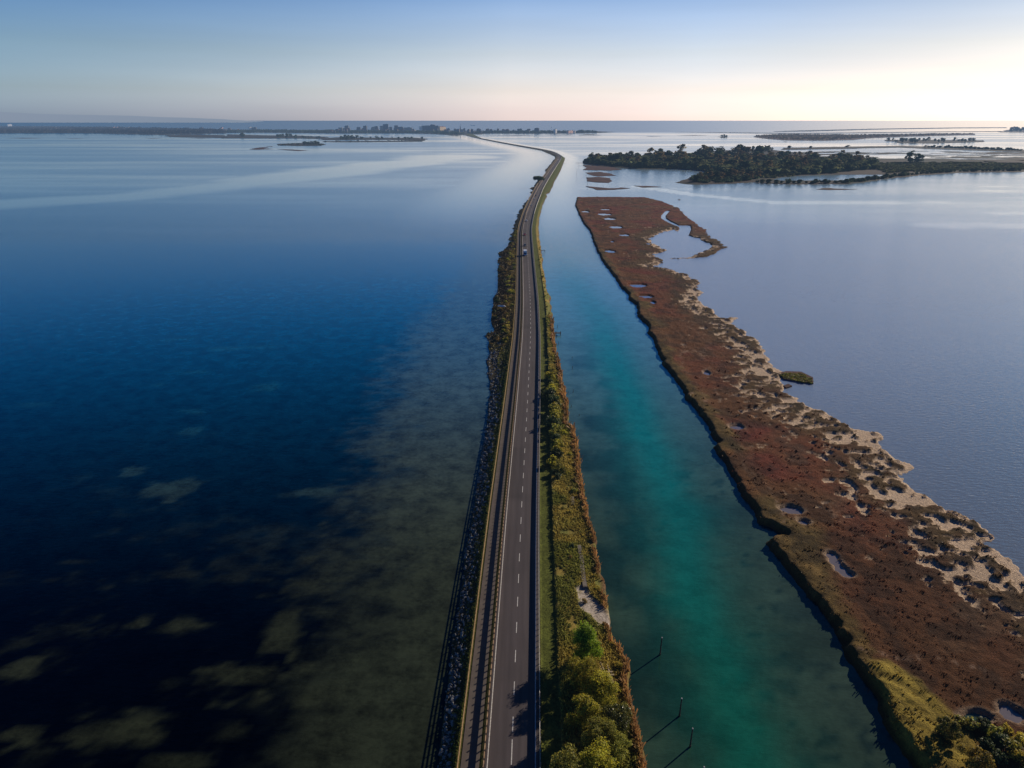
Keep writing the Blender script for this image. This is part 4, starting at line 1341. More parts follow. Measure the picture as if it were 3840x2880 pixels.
def build_far_plants(M):
    rng = np.random.default_rng(33)
    T = {}
    for v in range(3):
        T.setdefault('dark', []).append(one_mesh_tree('dark_tree', rng, 5.5, 13, 12, 14, 420, 1.0, M['fdark'], M['bark'], (.3, .48)))
        T.setdefault('green', []).append(one_mesh_tree('green_tree', rng, 5.0, 15, 13.5, 14, 420, .95, M['fgreen'], M['bark'], (.28, .45)))
        T.setdefault('autumn', []).append(one_mesh_tree('autumn_tree', rng, 5.2, 15, 13, 14, 380, .95, M['fautumn'], M['bark'], (.26, .44)))
        T.setdefault('bush', []).append(one_mesh_tree('bush', rng, 3.2, 4.6, 4.6, 9, 200, .8, M['fdark'], M['bark'], (.35, .5)))
    words = {'dark': 'dense dark green tree', 'green': 'rounded grey green tree', 'autumn': 'tall brownish autumn tree', 'bush': 'dark bush'}
    cnt = [0]

    def tree(x, y, kind, s, lab, grp, z=.4, cat='tree'):
        o = link('tree' if kind != 'bush' else 'bush', T[kind][rng.integers(3)], None, (x, y, z), rng.uniform(0, 6.28), (s * rng.uniform(1.4, 2.1), s * rng.uniform(1.3, 1.9), s * rng.uniform(.95, 1.3)))
        tag(o, '%s %s' % (words[kind], lab), cat, grp); cnt[0] += 1
    F1 = [(2196, 608), (2240, 616), (2330, 626), (2430, 631), (2550, 631), (2620, 634), (2690, 646), (2780, 654), (2890, 660), (2990, 655), (3110, 650), (3200, 640), (3290, 634),
          (3260, 612), (3150, 607), (3000, 603), (2900, 598), (2760, 592), (2700, 588), (2600, 590), (2400, 598), (2250, 602)]
    for (x, y) in in_poly_px(rng, F1, 172, 9.0):
        px = x / y * 1800
        k = rng.choice(['dark', 'green', 'autumn'], p=[.36, .30, .34])
        tree(x, y, k, rng.uniform(.9, 1.6) * (1.0 if y < 1800 else 1.25), 'in the wooded island right of the causeway', 'trees of the wooded island')
    F2 = [(2592, 668), (2630, 655), (2700, 650), (2780, 658), (2860, 664), (2850, 672), (2800, 678), (2740, 684), (2640, 687), (2600, 682)]
    for (x, y) in in_poly_px(rng, F2, 36, 7):
        tree(x, y, rng.choice(['dark', 'dark', 'autumn']), rng.uniform(.45, .85), 'on the low point below the wooded island', 'trees on the low point')
    for (px, py, k, s, lab) in [(3410, 612, 'green', 1.5, 'above the reeds right of the wood, left of a pair'), (3440, 612, 'dark', 1.3, 'above the reeds right of the wood, right of a pair'),
                                (3150, 612, 'dark', 1.45, 'standing tallest near the right end of the wood'), (3222, 612, 'dark', 1.1, 'standing round headed at the right end of the wood'),
                                (3030, 606, 'autumn', 1.6, 'rising above the middle of the wood'), (2470, 602, 'green', 1.7, 'rising above the left part of the wood'), (2640, 596, 'autumn', 1.9, 'with a broad bronze crown above the wood')]:
        x, y = gp(px, py, .4); tree(x, y, k, s, lab, None)
    for (x, y) in in_poly_px(rng, [(2790, 563), (2895, 562), (2895, 571), (2790, 573)], 16, 8):
        tree(x, y, 'green', rng.uniform(.7, 1.0), 'in the small grove on the far marsh behind the wood', 'grove behind the wooded island')
    dike = [(2838, 683), (2873, 686), (2954, 688), (3062, 688), (3164, 687), (3245, 679), (3327, 667), (3449, 653), (3591, 644), (3840, 641)]
    D = gpoly(dike, .8); seg = np.r_[0, np.cumsum(np.hypot(*np.diff(D, axis=0).T))]
    for s in np.linspace(4, seg[-1] - 2, 74):
        x = np.interp(s, seg, D[:, 0]) + rng.normal(0, 1.2); y = np.interp(s, seg, D[:, 1]) + rng.uniform(2, 9)
        tree(x, y, 'bush', rng.uniform(.55, 1.25), 'on the long dike in front of the wooded island', 'bushes along the dike', cat='shrub')
    D = gpoly([(3470, 553), (3560, 555), (3713, 561), (3840, 566)], .8); seg = np.r_[0, np.cumsum(np.hypot(*np.diff(D, axis=0).T))]
    for s in np.linspace(4, seg[-1] - 2, 34):
        x = np.interp(s, seg, D[:, 0]); y = np.interp(s, seg, D[:, 1]) + rng.uniform(3, 18)
        tree(x, y, 'bush', rng.uniform(1.0, 1.7), 'on the far dike across the salt pans', 'bushes along the far dike', cat='shrub')
    for (px, py) in [(3176, 552), (3040, 556), (2960, 557)]:
        x, y = gp(px, py, .5); tree(x, y, 'bush', 1.6, 'alone on the thin far dike', 'lone bushes on the far dike', cat='shrub')
    for (x, y) in in_poly_px(rng, [(3325, 529), (3370, 535), (3500, 536), (3600, 533), (3670, 530), (3668, 528), (3500, 527), (3330, 527)], 34, 14):
        tree(x, y, rng.choice(['dark', 'green']), rng.uniform(.8, 1.15), 'on the long wooded islet far to the right', 'trees of the far right islet')
    for (x, y) in in_poly_px(rng, [(3775, 494), (3860, 494), (3860, 488), (3790, 488)], 16, 30):
        tree(x, y, 'dark', rng.uniform(1.7, 2.6), 'in the dark mound of wood at the right horizon', 'trees at the right horizon')
    for (px, py, s) in [(2706, 514, .9), (2716, 514, 1.0), (2724, 514, .8)]:
        x, y = gp(px, py, .4); tree(x, y, 'dark', s, 'on the tiny round islet far out', 'trees of the tiny islet')
    for (poly, n, s, lab) in [([(890, 513), (930, 514), (930, 510), (895, 509)], 6, 1.1, 'on the long low islet at the left'), ([(1030, 517), (1110, 518), (1110, 511), (1040, 510)], 14, 1.0, 'on the wooded hump of the left islet'),
                              ([(1130, 519), (1205, 520), (1205, 513), (1135, 512)], 8, .7, 'at the right end of the left islet'), ([(1272, 523), (1340, 523), (1340, 519), (1275, 518)], 14, 1.05, 'in the dark clump on the middle islet'),
                              ([(1345, 523), (1590, 524), (1595, 519), (1350, 518)], 22, .7, 'along the middle islet'), ([(1215, 532), (1580, 530), (1580, 528), (1215, 530)], 16, .35, 'on the thin front strip of the middle islet'),
                              ([(1140, 543), (1200, 543), (1198, 539), (1142, 539)], 12, .75, 'on the hump of the small near islet'), ([(1048, 544), (1215, 544), (1212, 541), (1050, 541)], 20, .35, 'on the low part of the small near islet')]:
        for (x, y) in in_poly_px(rng, poly, n, 5):
            tree(x, y, rng.choice(['dark', 'green']) if s > .5 else 'bush', s * rng.uniform(.8, 1.2) * (1 if s > .5 else 2.2), lab, 'trees on the low islets', cat='tree' if s > .5 else 'shrub')
    # umbrella pine by the lay-by
    x, y = gp(2020, 697, 1.9)
    root = empty('umbrella_pine', (x, y, 1.85)); tag(root, 'lone umbrella pine with a flat dark crown beside the causeway lay-by', 'tree')
    cl = [(rng.uniform(-1, 1) * 6.3, rng.uniform(-1, 1) * 5.5, 8.6 + rng.uniform(-.9, .8), rng.uniform(1.6, 2.6)) for _ in range(26)]
    cl = [c for c in cl if (c[0] / 6.6) ** 2 + (c[1] / 5.8) ** 2 < 1] + [(0, 0, 9.3, 3.0), (2.5, 0, 8.9, 2.6), (-2.5, 1, 8.9, 2.6)]
    V, F, Tt = leafcloud(rng, cl, 3000, .5, .4, .5)
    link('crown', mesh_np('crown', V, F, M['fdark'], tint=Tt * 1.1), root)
    root.scale = (1.15, 1.15, 1.2)
    mb = MB(); mb.tube((0, 0, -.3), (.3, 0, 5.6), .38, .28, 9)
    for a in range(7):
        mb.tube((.3, 0, 5.2), (.3 + 4.2 * math.cos(a * .9), 4 * math.sin(a * .9), 8.4), .18, .07, 6)
    mb.build('trunk', M['bark'], root)
    wood('undergrowth', F1, 3200, (5, 12), M['fgreen'], rng, 'dense undergrowth and thicket below the trees of the wooded island', rr=.8, q=22)
    wood('undergrowth', F2, 420, (2.5, 5), M['fdark'], rng, 'dense thicket on the low point below the wooded island', rr=.8, q=22)
    wood('undergrowth', [(2800, 668), (2900, 668), (3060, 650), (3270, 634), (3300, 640), (3330, 650), (3600, 640), (3840, 636), (3900, 620), (3700, 612), (3450, 612), (3270, 612), (3280, 632), (3100, 648), (2900, 652)], 1500, (1.5, 4.5), M['fgreen'], rng, 'reeds and low thicket on the marsh right of the wood', rr=1.0, q=20)
    wood('islet_scrub', [(2925, 1404), (2952, 1399), (3005, 1401), (3046, 1421), (3042, 1436), (2990, 1428), (2942, 1420)], 420, (.35, .8), M['olive'], rng, 'olive scrub covering the small islet off the marsh shore', rr=.8, q=16)
    # woods that read as one mass
    wood('distant_woodland', [(-120, 498), (60, 499), (330, 499.5), (600, 503.5), (840, 500), (836, 493), (660, 487), (420, 483), (150, 480), (-120, 479)], 4600, (12, 24), M['shore'], rng, 'far wooded shore with bare autumn trees along the left', rr=.8, q=12)
    wood('distant_woodland', [(840, 498), (1000, 496.5), (1250, 500), (1540, 499.5), (1640, 502), (1700, 506), (1740, 503), (1700, 497), (1500, 493), (1250, 492), (1000, 491), (840, 492)], 1500, (8, 15), M['fdark'], rng, 'far band of dark trees below the town', rr=.8, q=12)
    wood('distant_woodland', [(1744, 503), (1850, 500), (1964, 500.5), (2094, 500), (2240, 498), (2230, 496), (2094, 496), (1850, 495)], 600, (9, 18), M['fdark'], rng, 'far band of round trees right of the town', q=12)
    wood('distant_woodland', [(2830, 511), (2855, 517), (2940, 524), (3090, 526), (3200, 522), (3250, 517), (3400, 511), (3650, 504), (3645, 502), (3400, 505), (3200, 507), (2940, 505)], 1900, (5, 10), M['fautumn'], rng, 'low scrub wood on the long flat island at the right', q=12)
# ------------------------------------------------------------------ far land
def build_far_land():
    mud = simple_mat('mud_bank', (.085, .048, .036), .95, .1, .35, .03)
    scrub = simple_mat('islet_scrub', (.048, .042, .028), .95, .1, .4, .02)
    rustm = simple_mat('russet_marsh', (.080, .040, .032), .95, .1, .35, .05)
    A = [(-400, 500), (0, 499.5), (90, 499), (330, 500), (620, 506), (665, 503.5), (846, 500.5), (850, 498), (1000, 497.5), (1250, 501), (1540, 500.5), (1640, 503), (1700, 507.5),
         (1748, 505.5), (1770, 502.5), (1850, 500.8), (1964, 501), (2094, 501), (2252, 498.5), (2300, 495.5), (2250, 493), (2094, 492.5), (1800, 490), (1400, 488.5), (900, 486), (600, 480), (300, 477), (-400, 474)]
    land('far_shore', A, 1.2, scrub, .5, 1, label='low far shore with the town and woods')
    for k, (p, m, t) in enumerate([
        ([(619, 509), (640, 514), (833, 518), (850, 514), (833, 507), (700, 504)], scrub, 1.0),
        ([(831, 519), (1010, 519.5), (1100, 519), (1210, 521), (1230, 514), (1120, 509), (1000, 508), (860, 504)], scrub, 1.0),
        ([(1208, 525.5), (1340, 524.5), (1450, 524.5), (1590, 526.5), (1602, 521), (1560, 517), (1450, 517), (1275, 515), (1212, 518)], scrub, .9),
        ([(1208, 533), (1300, 533.5), (1500, 532), (1580, 530.5), (1592, 525), (1575, 526), (1500, 528.5), (1300, 530), (1215, 530)], scrub, .7),
        ([(1041, 540), (1045, 545.5), (1120, 547.5), (1200, 546.5), (1221, 542), (1200, 538), (1120, 537)], scrub, .9),
        ([(932, 560), (975, 553), (1012, 551), (985, 556), (1026, 559), (960, 561.5)], mud, .25), ([(1040, 559.5), (1100, 561), (1152, 564), (1120, 566.5), (1060, 562)], mud, .25),
        ([(1000, 549.5), (1022, 548.5), (1020, 551)], mud, .2), ([(20, 517.8), (90, 517), (167, 518), (100, 519.2)], mud, .2), ([(245, 518.8), (318, 519.2), (280, 520)], mud, .2), ([(540, 518.4), (612, 517.6), (580, 519.3)], mud, .2),
        ([(700, 518), (800, 518.6), (750, 520)], mud, .2),
        ([(1784, 504), (1806, 504.5), (1806, 501.5), (1788, 502)], scrub, .8), ([(1806, 507.3), (1950, 506.5), (2047, 507.2), (1950, 508.3)], mud, .3), ([(2050, 507), (2144, 507), (2144, 505.5), (2060, 506)], scrub, .6),
        ([(2167, 507), (2247, 507), (2225, 504.5), (2200, 504.5)], scrub, .8),
        ([(2531, 495.5), (2700, 498), (2995, 502), (3249, 499), (3550, 495), (3756, 494), (3756, 492), (3550, 493), (3249, 496.5), (2995, 499.5), (2700, 496.5)], scrub, .8),
        ([(2900, 494), (3040, 492.5), (3265, 486), (3591, 481), (3774, 480), (3774, 478), (3591, 478.5), (3265, 483.5), (3040, 489), (2960, 491)], scrub, 2.0),
        ([(3755, 496), (3900, 497), (3900, 486), (3780, 487)], scrub, 1.2),
        ([(2698, 513), (2714, 516.5), (2730, 514), (2714, 511.5)], scrub, .8),
        ([(2826, 511), (2850, 518), (2940, 526.5), (3090, 528), (3200, 525), (3250, 519), (3400, 513), (3656, 506), (3650, 501), (3400, 504), (3200, 506), (2940, 504)], rustm, .8),
        ([(3318, 529), (3365, 532), (3370, 537), (3500, 538), (3600, 535), (3690, 532), (3684, 527), (3500, 525), (3320, 525)], scrub, .9),
        ([(2936, 562), (3164, 558.5), (3367, 553), (3469, 558), (3713, 566), (3900, 573), (3900, 565), (3713, 559), (3469, 550), (3367, 547.5), (3164, 551), (2936, 555)], scrub, .8),
        ([(2186, 619), (2300, 628), (2332, 636), (2290, 640), (2240, 639), (2190, 637), (2200, 630)], rustm, .35), ([(2198, 648), (2250, 645), (2292, 652), (2308, 659), (2240, 662), (2212, 656)], rustm, .3),
        ([(2200, 666), (2250, 664), (2292, 669), (2290, 686), (2240, 684), (2205, 680)], rustm, .3),
        ([(2198, 698), (2240, 712.5), (2303, 711.5), (2361, 706.5), (2325, 703), (2325, 705.5), (2283, 706.5), (2222, 700)], rustm, .3), ([(2381, 697), (2409, 704), (2480, 701), (2425, 697.5)], rustm, .3),
        ([(2541, 749), (2548, 751), (2555, 749.5), (2548, 748)], mud, .25), ([(3062, 710), (3110, 713), (3213, 710), (3130, 708), (3117, 705), (3080, 706.5)], mud, .3),
        ([(2696, 549.5), (2704, 551), (2708, 549.5), (2702, 548)], scrub, .6), ([(2940, 532), (2948, 533.3), (2952, 532), (2946, 531)], scrub, .6), ([(3130, 668), (3142, 669.4), (3146, 668.2)], mud, .3),
        ([(2540, 508.3), (2600, 507), (2660, 508), (2600, 509)], mud, .25), ([(2420, 510.5), (2480, 511.3), (2440, 512)], mud, .25),
        ([(2920, 1403), (2950, 1396), (3010, 1398), (3052, 1420), (3048, 1440), (2990, 1432), (2940, 1424)], rustm, .5), ([(2938, 1450), (2958, 1442), (2972, 1450), (2950, 1458)], rustm, .4),
    ]):
        land('islet' if t > .4 else 'mud_bank', p, t, m, .35 if t < .5 else .6, 10 + k)
    # wooded island, its dike and the salt pans behind
    K = gpoly([(2185, 604), (2187, 614), (2240, 623), (2328, 630), (2425, 635.5), (2547, 634.5), (2609, 637), (2680, 645), (2640, 652), (2600, 657), (2585, 668), (2545, 680), (2527, 684.5), (2588, 692.5),
               (2670, 691), (2792, 685.5), (2828, 684), (2873, 689), (2954, 691), (3062, 691.5), (3164, 691), (3245, 683), (3327, 671), (3449, 657), (3591, 648), (3840, 645), (4200, 644), (4200, 576), (3900, 571),
               (3700, 570), (3469, 567), (3300, 566), (3164, 566), (2980, 572), (2900, 562), (2790, 561), (2690, 565), (2500, 582), (2300, 592)])
    LAG = gpoly([(2905, 671), (2940, 664), (2993, 659), (3115, 655), (3337, 655), (3331, 659), (3225, 667), (3143, 677), (2940, 678), (2900, 675)])
    ys = ystations(K[:, 1].min() - 15, K[:, 1].max() + 15, 3.2, 0.0024)
    xs = np.arange(K[:, 0].min() - 20, 2000, 6.0)
    X, Y = np.meshgrid(xs, ys); shp = X.shape; x = X.ravel(); y = Y.ravel()
    ins = inside(K, x, y); d = dist_line(K, x, y); sd = np.where(ins, d, -d) + (fbm(x / 30, y / 30, 301, 3) - .5) * 12
    li = inside(LAG, x, y); ld = dist_line(LAG, x, y); sl = np.where(li, ld, -ld) + (fbm(x / 20, y / 20, 302, 3) - .5) * 6
    pxx = x / y * 2667 + 1920
    pan = fbm(x / 70, y / 34, 303, 4)
    far = sstep(gp(3000, 612)[1], gp(3000, 590)[1], y) * sstep(2900, 3080, pxx)
    near = sstep(gp(3000, 640)[1], gp(3000, 612)[1], y) * sstep(3330, 3480, pxx)
    wet = sstep(.56 - .14 * far, .60 - .14 * far, pan) * np.maximum(far, near * .7)
    z = .7 * sstep(0, 6, sd) - .6 * sstep(0, -6, sd)
    z = np.minimum(z, .7 - 1.3 * sstep(-4, 3, sl)); z = z - wet * 1.0
    n1 = fbm(x / 60, y / 45, 305, 4)
    c = np.array([.022, .024, .015])[None] * (.6 + .8 * n1)[:, None]
    rr = sstep(.45, .6, fbm(x / 90, y / 120, 306, 3))[:, None]
    c = c * (1 - rr) + np.array([.040, .027, .02]) * rr
    full = grid_faces(*shp)
    full = full[(z[full] > -.3).any(1)]
    used = np.unique(full); mp = np.full(len(x), -1); mp[used] = np.arange(len(used))
    t = NT('far_marsh')
    m = t.done(t.pbr(t.mix(1.0, t.attr('tint'), t.mix(t.noise(.05, 5), c4(.6, .6, .6), c4(1.4, 1.4, 1.4)), 'MULTIPLY'), .95, .1))
    o = link('wooded_island', mesh_np('wooded_island', np.stack([x, y, z], 1)[used], mp[full], m, tint=c[used], smooth=True))
    tag(o, 'marshy island with woods, dikes and salt pans', kind='structure')
    # hills of the opposite coast
    hp = [(-700, 395), (-300, 412), (0, 425), (170, 429), (347, 433), (540, 440), (723, 447), (810, 451), (900, 456)]
    Yd = 30000.0; mb = MB(); top = []; bot = []
    for k in range(161):
        px = -700 + 1600 * k / 160
        py = np.interp(px, [a for a, b in hp], [b for a, b in hp]) + (float(fbm(px / 120., 0.3, 8, 3)) - .5) * 4
        v = -(py - 1440.0) / FOC
        dy = math.cos(PITCH) + v * math.sin(PITCH); dz = -math.sin(PITCH) + v * math.cos(PITCH)
        zz = CAM_H + dz / dy * Yd
        x_ = (px - 1920) / FOC / dy * Yd
        top.append((x_, Yd + 3000, zz)); bot.append((x_ , Yd, -5.0))
    for k in range(160):
        mb.add([bot[k], bot[k + 1], top[k + 1], top[k]], [(0, 1, 2, 3)])
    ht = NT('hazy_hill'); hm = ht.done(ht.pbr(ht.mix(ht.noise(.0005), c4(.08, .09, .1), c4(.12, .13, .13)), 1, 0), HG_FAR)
    tag(mb.build('hills', hm), 'faint hazy coast hills beyond the sea at the left', kind='structure')


# ------------------------------------------------------------------ town
def build_town():
    rng = random.Random(4)
    walls = [simple_mat('wall_%s' % n, c, .85, .2, .12, .2) for n, c in [('cream', (.32, .27, .22)), ('white', (.78, .72, .64)), ('ochre', (.66, .46, .25)), ('pink', (.68, .42, .33)), ('grey', (.10, .10, .11))]]  # sunlit walls coloured brighter, cream and grey darkened for shade
    dark = simple_mat('tower_cladding', (.05, .062, .085), .6, .4, .15, .1)
    roof = simple_mat('roof_tile', (.20, .085, .055), .9, .1, .25, .5)
    flat = simple_mat('roof_flat', (.22, .21, .20), .9, .1, .2, .5)
    glass = simple_mat('window_band', (.035, .045, .06), .25, .5, .2, .3)

    def height(py_top, Y):
        v = -(py_top - 1440.0) / FOC
        dy = math.cos(PITCH) + v * math.sin(PITCH); dz = -math.sin(PITCH) + v * math.cos(PITCH)
        return CAM_H + dz / dy * Y

    def building(px, base, top, wpx, wall, style, lab, grp=None, dep=None, name=None):
        lit = grp is None and wall in (walls[1], walls[2], walls[3])
        wpx = wpx * (1.7 if lit else 1.0)
        x, y = gp(px, base, 1.2)
        w = wpx / FOC * y * 1.03; h = max(5.0, height(top, y) - 1.2); d = dep or min(w, 18) * .9
        mb = MB()
        mb.box((0, 0, h / 2), (w, d, h), 0)
        fl = max(1, int(h / 3.2))
        for f in range(fl):                      # rows of separate windows, front and both sides
            zc = (f + .55) * h / fl; nw = max(2, int(w / 4.0))
            for k in range(nw):
                xc = -w / 2 + (k + .5) * w / nw
                mb.box((xc, -d / 2 - .02, zc), (w / nw * .5, .12, h / fl * .45), 1)
            nd = max(1, int(d / 5))
            for k in range(nd):
                yc = -d / 2 + (k + .5) * d / nd
                for sx in (-1, 1):
                    mb.box((sx * (w / 2 + .02), yc, zc), (.12, d / nd * .45, h / fl * .45), 1)
        if style == 'hip':
            e = .5; rh = min(w, d) * .28
            v = [(-w / 2 - e, -d / 2 - e, h), (w / 2 + e, -d / 2 - e, h), (w / 2 + e, d / 2 + e, h), (-w / 2 - e, d / 2 + e, h), (-w * .25, 0, h + rh), (w * .25, 0, h + rh)]
            mb.add(v, [(0, 1, 5, 4), (2, 3, 4, 5), (1, 2, 5), (3, 0, 4), (3, 2, 1, 0)], 2)
            mb.box((w * .2, d * .1, h + rh * .9), (.9, .9, 1.4), 0)
        else:
            mb.box((0, 0, h + .25), (w + .8, d + .8, .5), 3)
            mb.box((w * .15, 0, h + 1.7), (w * .3, d * .4, 2.4), 0)
        o = mb.build(name or ('house' if h < 14 else 'apartment_block'), [wall, glass, roof, flat])
        o.location = (x, y, 1.2); o.rotation_euler = (0, 0, rng.uniform(1.0, 1.15) if lit else rng.uniform(-.35, .15))
        tag(o, lab, 'building', grp)

    W = dict(zip(('cream', 'white', 'ochre', 'pink', 'grey'), walls))
    T = 'in the far town on the skyline'
    for a in [(1279, 493, 478.5, 14, 'cream', 'flat', 'broad pale block at the left end of the town skyline'), (1302, 494, 471.5, 13, 'grey', 'flat', 'leftmost tall apartment tower of the town'),
              (1346, 493, 478.5, 14, 'grey', 'hip', 'squat block between the two left apartment towers'), (1370.6, 494, 472, 12, 'grey', 'flat', 'second tall apartment tower from the left in the town'),
              (1402, 494, 476, 12, 'cream', 'flat', 'stepped lower half of a paired block left of the dark tower'), (1412, 494, 474, 13, 'grey', 'flat', 'taller half of a paired block left of the dark tower'),
              (1432, 494, 472.5, 11, 'cream', 'flat', 'sunlit pale block touching the left side of the dark tower'), (1466, 494, 476.5, 10, 'grey', 'flat', 'low block just right of the dark tower'),
              (1487, 494, 472, 13, 'grey', 'hip', 'hip roofed high block right of the dark tower'), (1504, 494, 476, 17, 'grey', 'flat', 'wide block with roof structures right of the dark tower'),
              (1531, 494, 478.5, 28, 'cream', 'flat', 'long low slab in the middle of the town'), (1579.5, 494, 474, 8, 'white', 'flat', 'narrow white sunlit block beside the big slab'),
              (1600, 494, 471.5, 31, 'grey', 'flat', 'big wide slab with a level roof in the town'), (1624, 494, 469, 18, 'grey', 'hip', 'highest stepped roof right of the big slab'),
              (1639, 494, 473, 14, 'grey', 'hip', 'lower stepped roof right of the big slab'), (1658, 495, 476, 24, 'ochre', 'hip', 'broad brownish roofed block left of the church'),
              (2082, 499.5, 484.5, 8, 'white', 'flat', 'bright sunlit white hotel among trees right of the town'), (2153.5, 499, 491.5, 4, 'white', 'hip', 'small bright white house near the right end of the shore'),
              (2138, 499, 490.5, 30, 'pink', 'flat', 'long low pinkish building near the right end of the shore'), (2013, 499, 482, 16, 'grey', 'hip', 'round shouldered dark block rising from trees right of the town'),
              (199.6, 487.5, 479, 8, 'ochre', 'hip', 'yellow house in the woods at the far left'), (429, 485, 476.5, 8, 'pink', 'flat', 'left of a sunlit pink pair of blocks in the woods'), (440, 485, 477, 8, 'pink', 'flat', 'right of a sunlit pink pair of blocks in the woods'),
              (482, 487, 478, 9, 'white', 'flat', 'sunlit white block right of the pink pair'), (410, 485, 480, 9, 'pink', 'hip', 'low pink house left of the pink pair'), (275, 490.5, 486, 4, 'white', 'hip', 'tiny white house near the left waterline'),
              (38, 478, 466, 8, 'white', 'flat', 'white building on the wooded rise at the far left edge'), (41, 489, 484, 4, 'ochre', 'hip', 'small warm coloured house below the rise at the far left edge'),
              (940, 491, 477, 7, 'white', 'flat', 'bright white sunlit building beside a dark block left of the town'), (955, 491, 478, 17, 'grey', 'flat', 'dark wide block beside a bright white building left of the town'),
              (757, 488, 477.5, 10, 'grey', 'flat', 'grey block above the woods at the left'), (894, 491, 485.5, 5, 'ochre', 'hip', 'small orange house left of the bright white building'), (861, 490, 482, 10, 'cream', 'hip', 'pale long roof in the woods left of the town'),
              (703, 487, 481, 9, 'pink', 'flat', 'pinkish sunlit block in the left woods'), (1680, 500, 489, 9, 'cream', 'flat', 'pale block by the water left of the causeway end'), (1546, 498, 491, 4, 'white', 'hip', 'tiny white house on the waterfront below the big slab'),
              (1290, 497.5, 487.5, 6, 'cream', 'flat', 'sunlit cream block below the leftmost tower')]:
        building(*a[:4], W[a[4]], a[5], a[6])
    building(1448, 494, 466, 18, dark, 'flat', 'dark square tower block, tallest in the far town', name='tower_block')
    # plain houses of the town
    for k in range(70):
        px = rng.uniform(1240, 1990); base = rng.uniform(492, 498.5) if px < 1700 else rng.uniform(494, 499)
        building(px, base, base - rng.uniform(7, 13), rng.uniform(6, 13), rng.choice([walls[0], walls[0]] + [walls[4]] * 5), rng.choice(['hip', 'hip', 'flat']), 'low house among the roofs of the far town', 'low houses of the far town')
    for k in range(14):
        px = rng.uniform(20, 850); base = rng.uniform(484, 495)
        building(px, base, base - rng.uniform(4, 7), rng.uniform(5, 9), rng.choice(walls[:4]), 'hip', 'house half hidden in the far left woods', 'houses in the far left woods')
    # church
    x, y = gp(1726.6, 495, 1.2)
    root = empty('church', (x, y, 1.2)); tag(root, 'church with a thin pointed spire right of the town centre', 'church')
    hs = height(464.5, y) - 1.2; hb = height(481, y) - 1.2
    mb = MB(); mb.box((0, 0, hb / 2), (7.5, 7.5, hb), 0); [mb.box((0, -3.78, hb - 3.5), (2, .1, 3.5), 1)]; mb.build('bell_tower', [W['grey'], glass], root)
    mb = MB(); mb.add([(-3.9, -3.9, hb), (3.9, -3.9, hb), (3.9, 3.9, hb), (-3.9, 3.9, hb), (0, 0, hs)], [(0, 1, 4), (1, 2, 4), (2, 3, 4), (3, 0, 4), (3, 2, 1, 0)]); mb.build('spire', dark, root)
    mb = MB(); mb.box((16, 2, 7), (24, 14, 14), 0); mb.add([(4, -5.5, 14), (28.5, -5.5, 14), (28.5, 9.5, 14), (4, 9.5, 14), (4, 2, 20), (28.5, 2, 20)], [(0, 1, 5, 4), (2, 3, 4, 5), (1, 2, 5), (3, 0, 4)], 2); mb.build('nave', [W['cream'], glass, roof], root)
    # slender things on the skyline
    for (px, base, top, r, lab, nm, cat) in [(1549.6, 494, 470, .9, 'thin mast left of the big slab in the far town', 'mast', 'mast'), (2066.5, 499, 475, 1.4, 'white lit water tower mast left of the bright hotel', 'water_tower', 'tower')]:
        x, y = gp(px, base, 1.2); h = height(top, y) - 1.2
        mb = MB(); mb.tube((0, 0, 0), (0, 0, h), r, r * .6, 8, 0)
        if nm == 'water_tower':
            mb.tube((0, 0, h * .74), (0, 0, h * .86), 2.2, 4.2, 12, 0); mb.tube((0, 0, h * .86), (0, 0, h * .95), 4.2, 3.4, 12, 0)
        else:
            for q in range(5):
                mb.box((0, 0, h * (.5 + q * .1)), (3.0 - q * .4, .4, .4), 0)
        o = mb.build(nm, W['white'] if nm == 'water_tower' else dark); o.location = (x, y, 1.2); tag(o, lab, cat)
    # ship on the horizon
    x, y = gp(1773, 471.5, 0)
    root = empty('ship', (x, y, 0)); tag(root, 'faint cargo ship out at sea above the town', 'ship')
    L = 17 / FOC * y
    mb = MB(); s = L / 2
    mb.add([(-s, -9, 8), (s * .9, -9, 8), (s, 0, 9), (s * .9, 9, 8), (-s, 9, 8), (-s * .97, -7, -2), (s * .82, -6, -2), (s * .86, 0, -2), (s * .82, 6, -2), (-s * .97, 7, -2)],
           [(0, 1, 6, 5), (1, 2, 7, 6), (2, 3, 8, 7), (3, 4, 9, 8), (4, 0, 5, 9), (4, 3, 2, 1, 0)]); mb.build('hull', dark, root)
    mb = MB(); mb.box((-s * .72, 0, 14), (s * .2, 13, 12)); mb.box((-s * .70, 0, 22), (s * .1, 8, 5)); mb.build('superstructure', W['grey'], root)


# ------------------------------------------------------------------ vehicles
def paint(name, c):
    t = NT(name); return t.done(t.pbr(t.mix(t.noise(6, 2), c4(*[v * .93 for v in c]), c4(*c)), .3, .6))


def ring_loft(mb, rings, mi=0, mif=None):
    n = len(rings[0]); b = []
    for r in rings:
        b.extend(r)
    fs = []
    for k in range(len(rings) - 1):
        for i in range(n - 1):
            fs.append((k * n + i, k * n + i + 1, (k + 1) * n + i + 1, (k + 1) * n + i))
    mb.add(b, fs + [tuple(range(n - 1, -1, -1)), tuple(range((len(rings) - 1) * n, len(rings) * n))], mi)


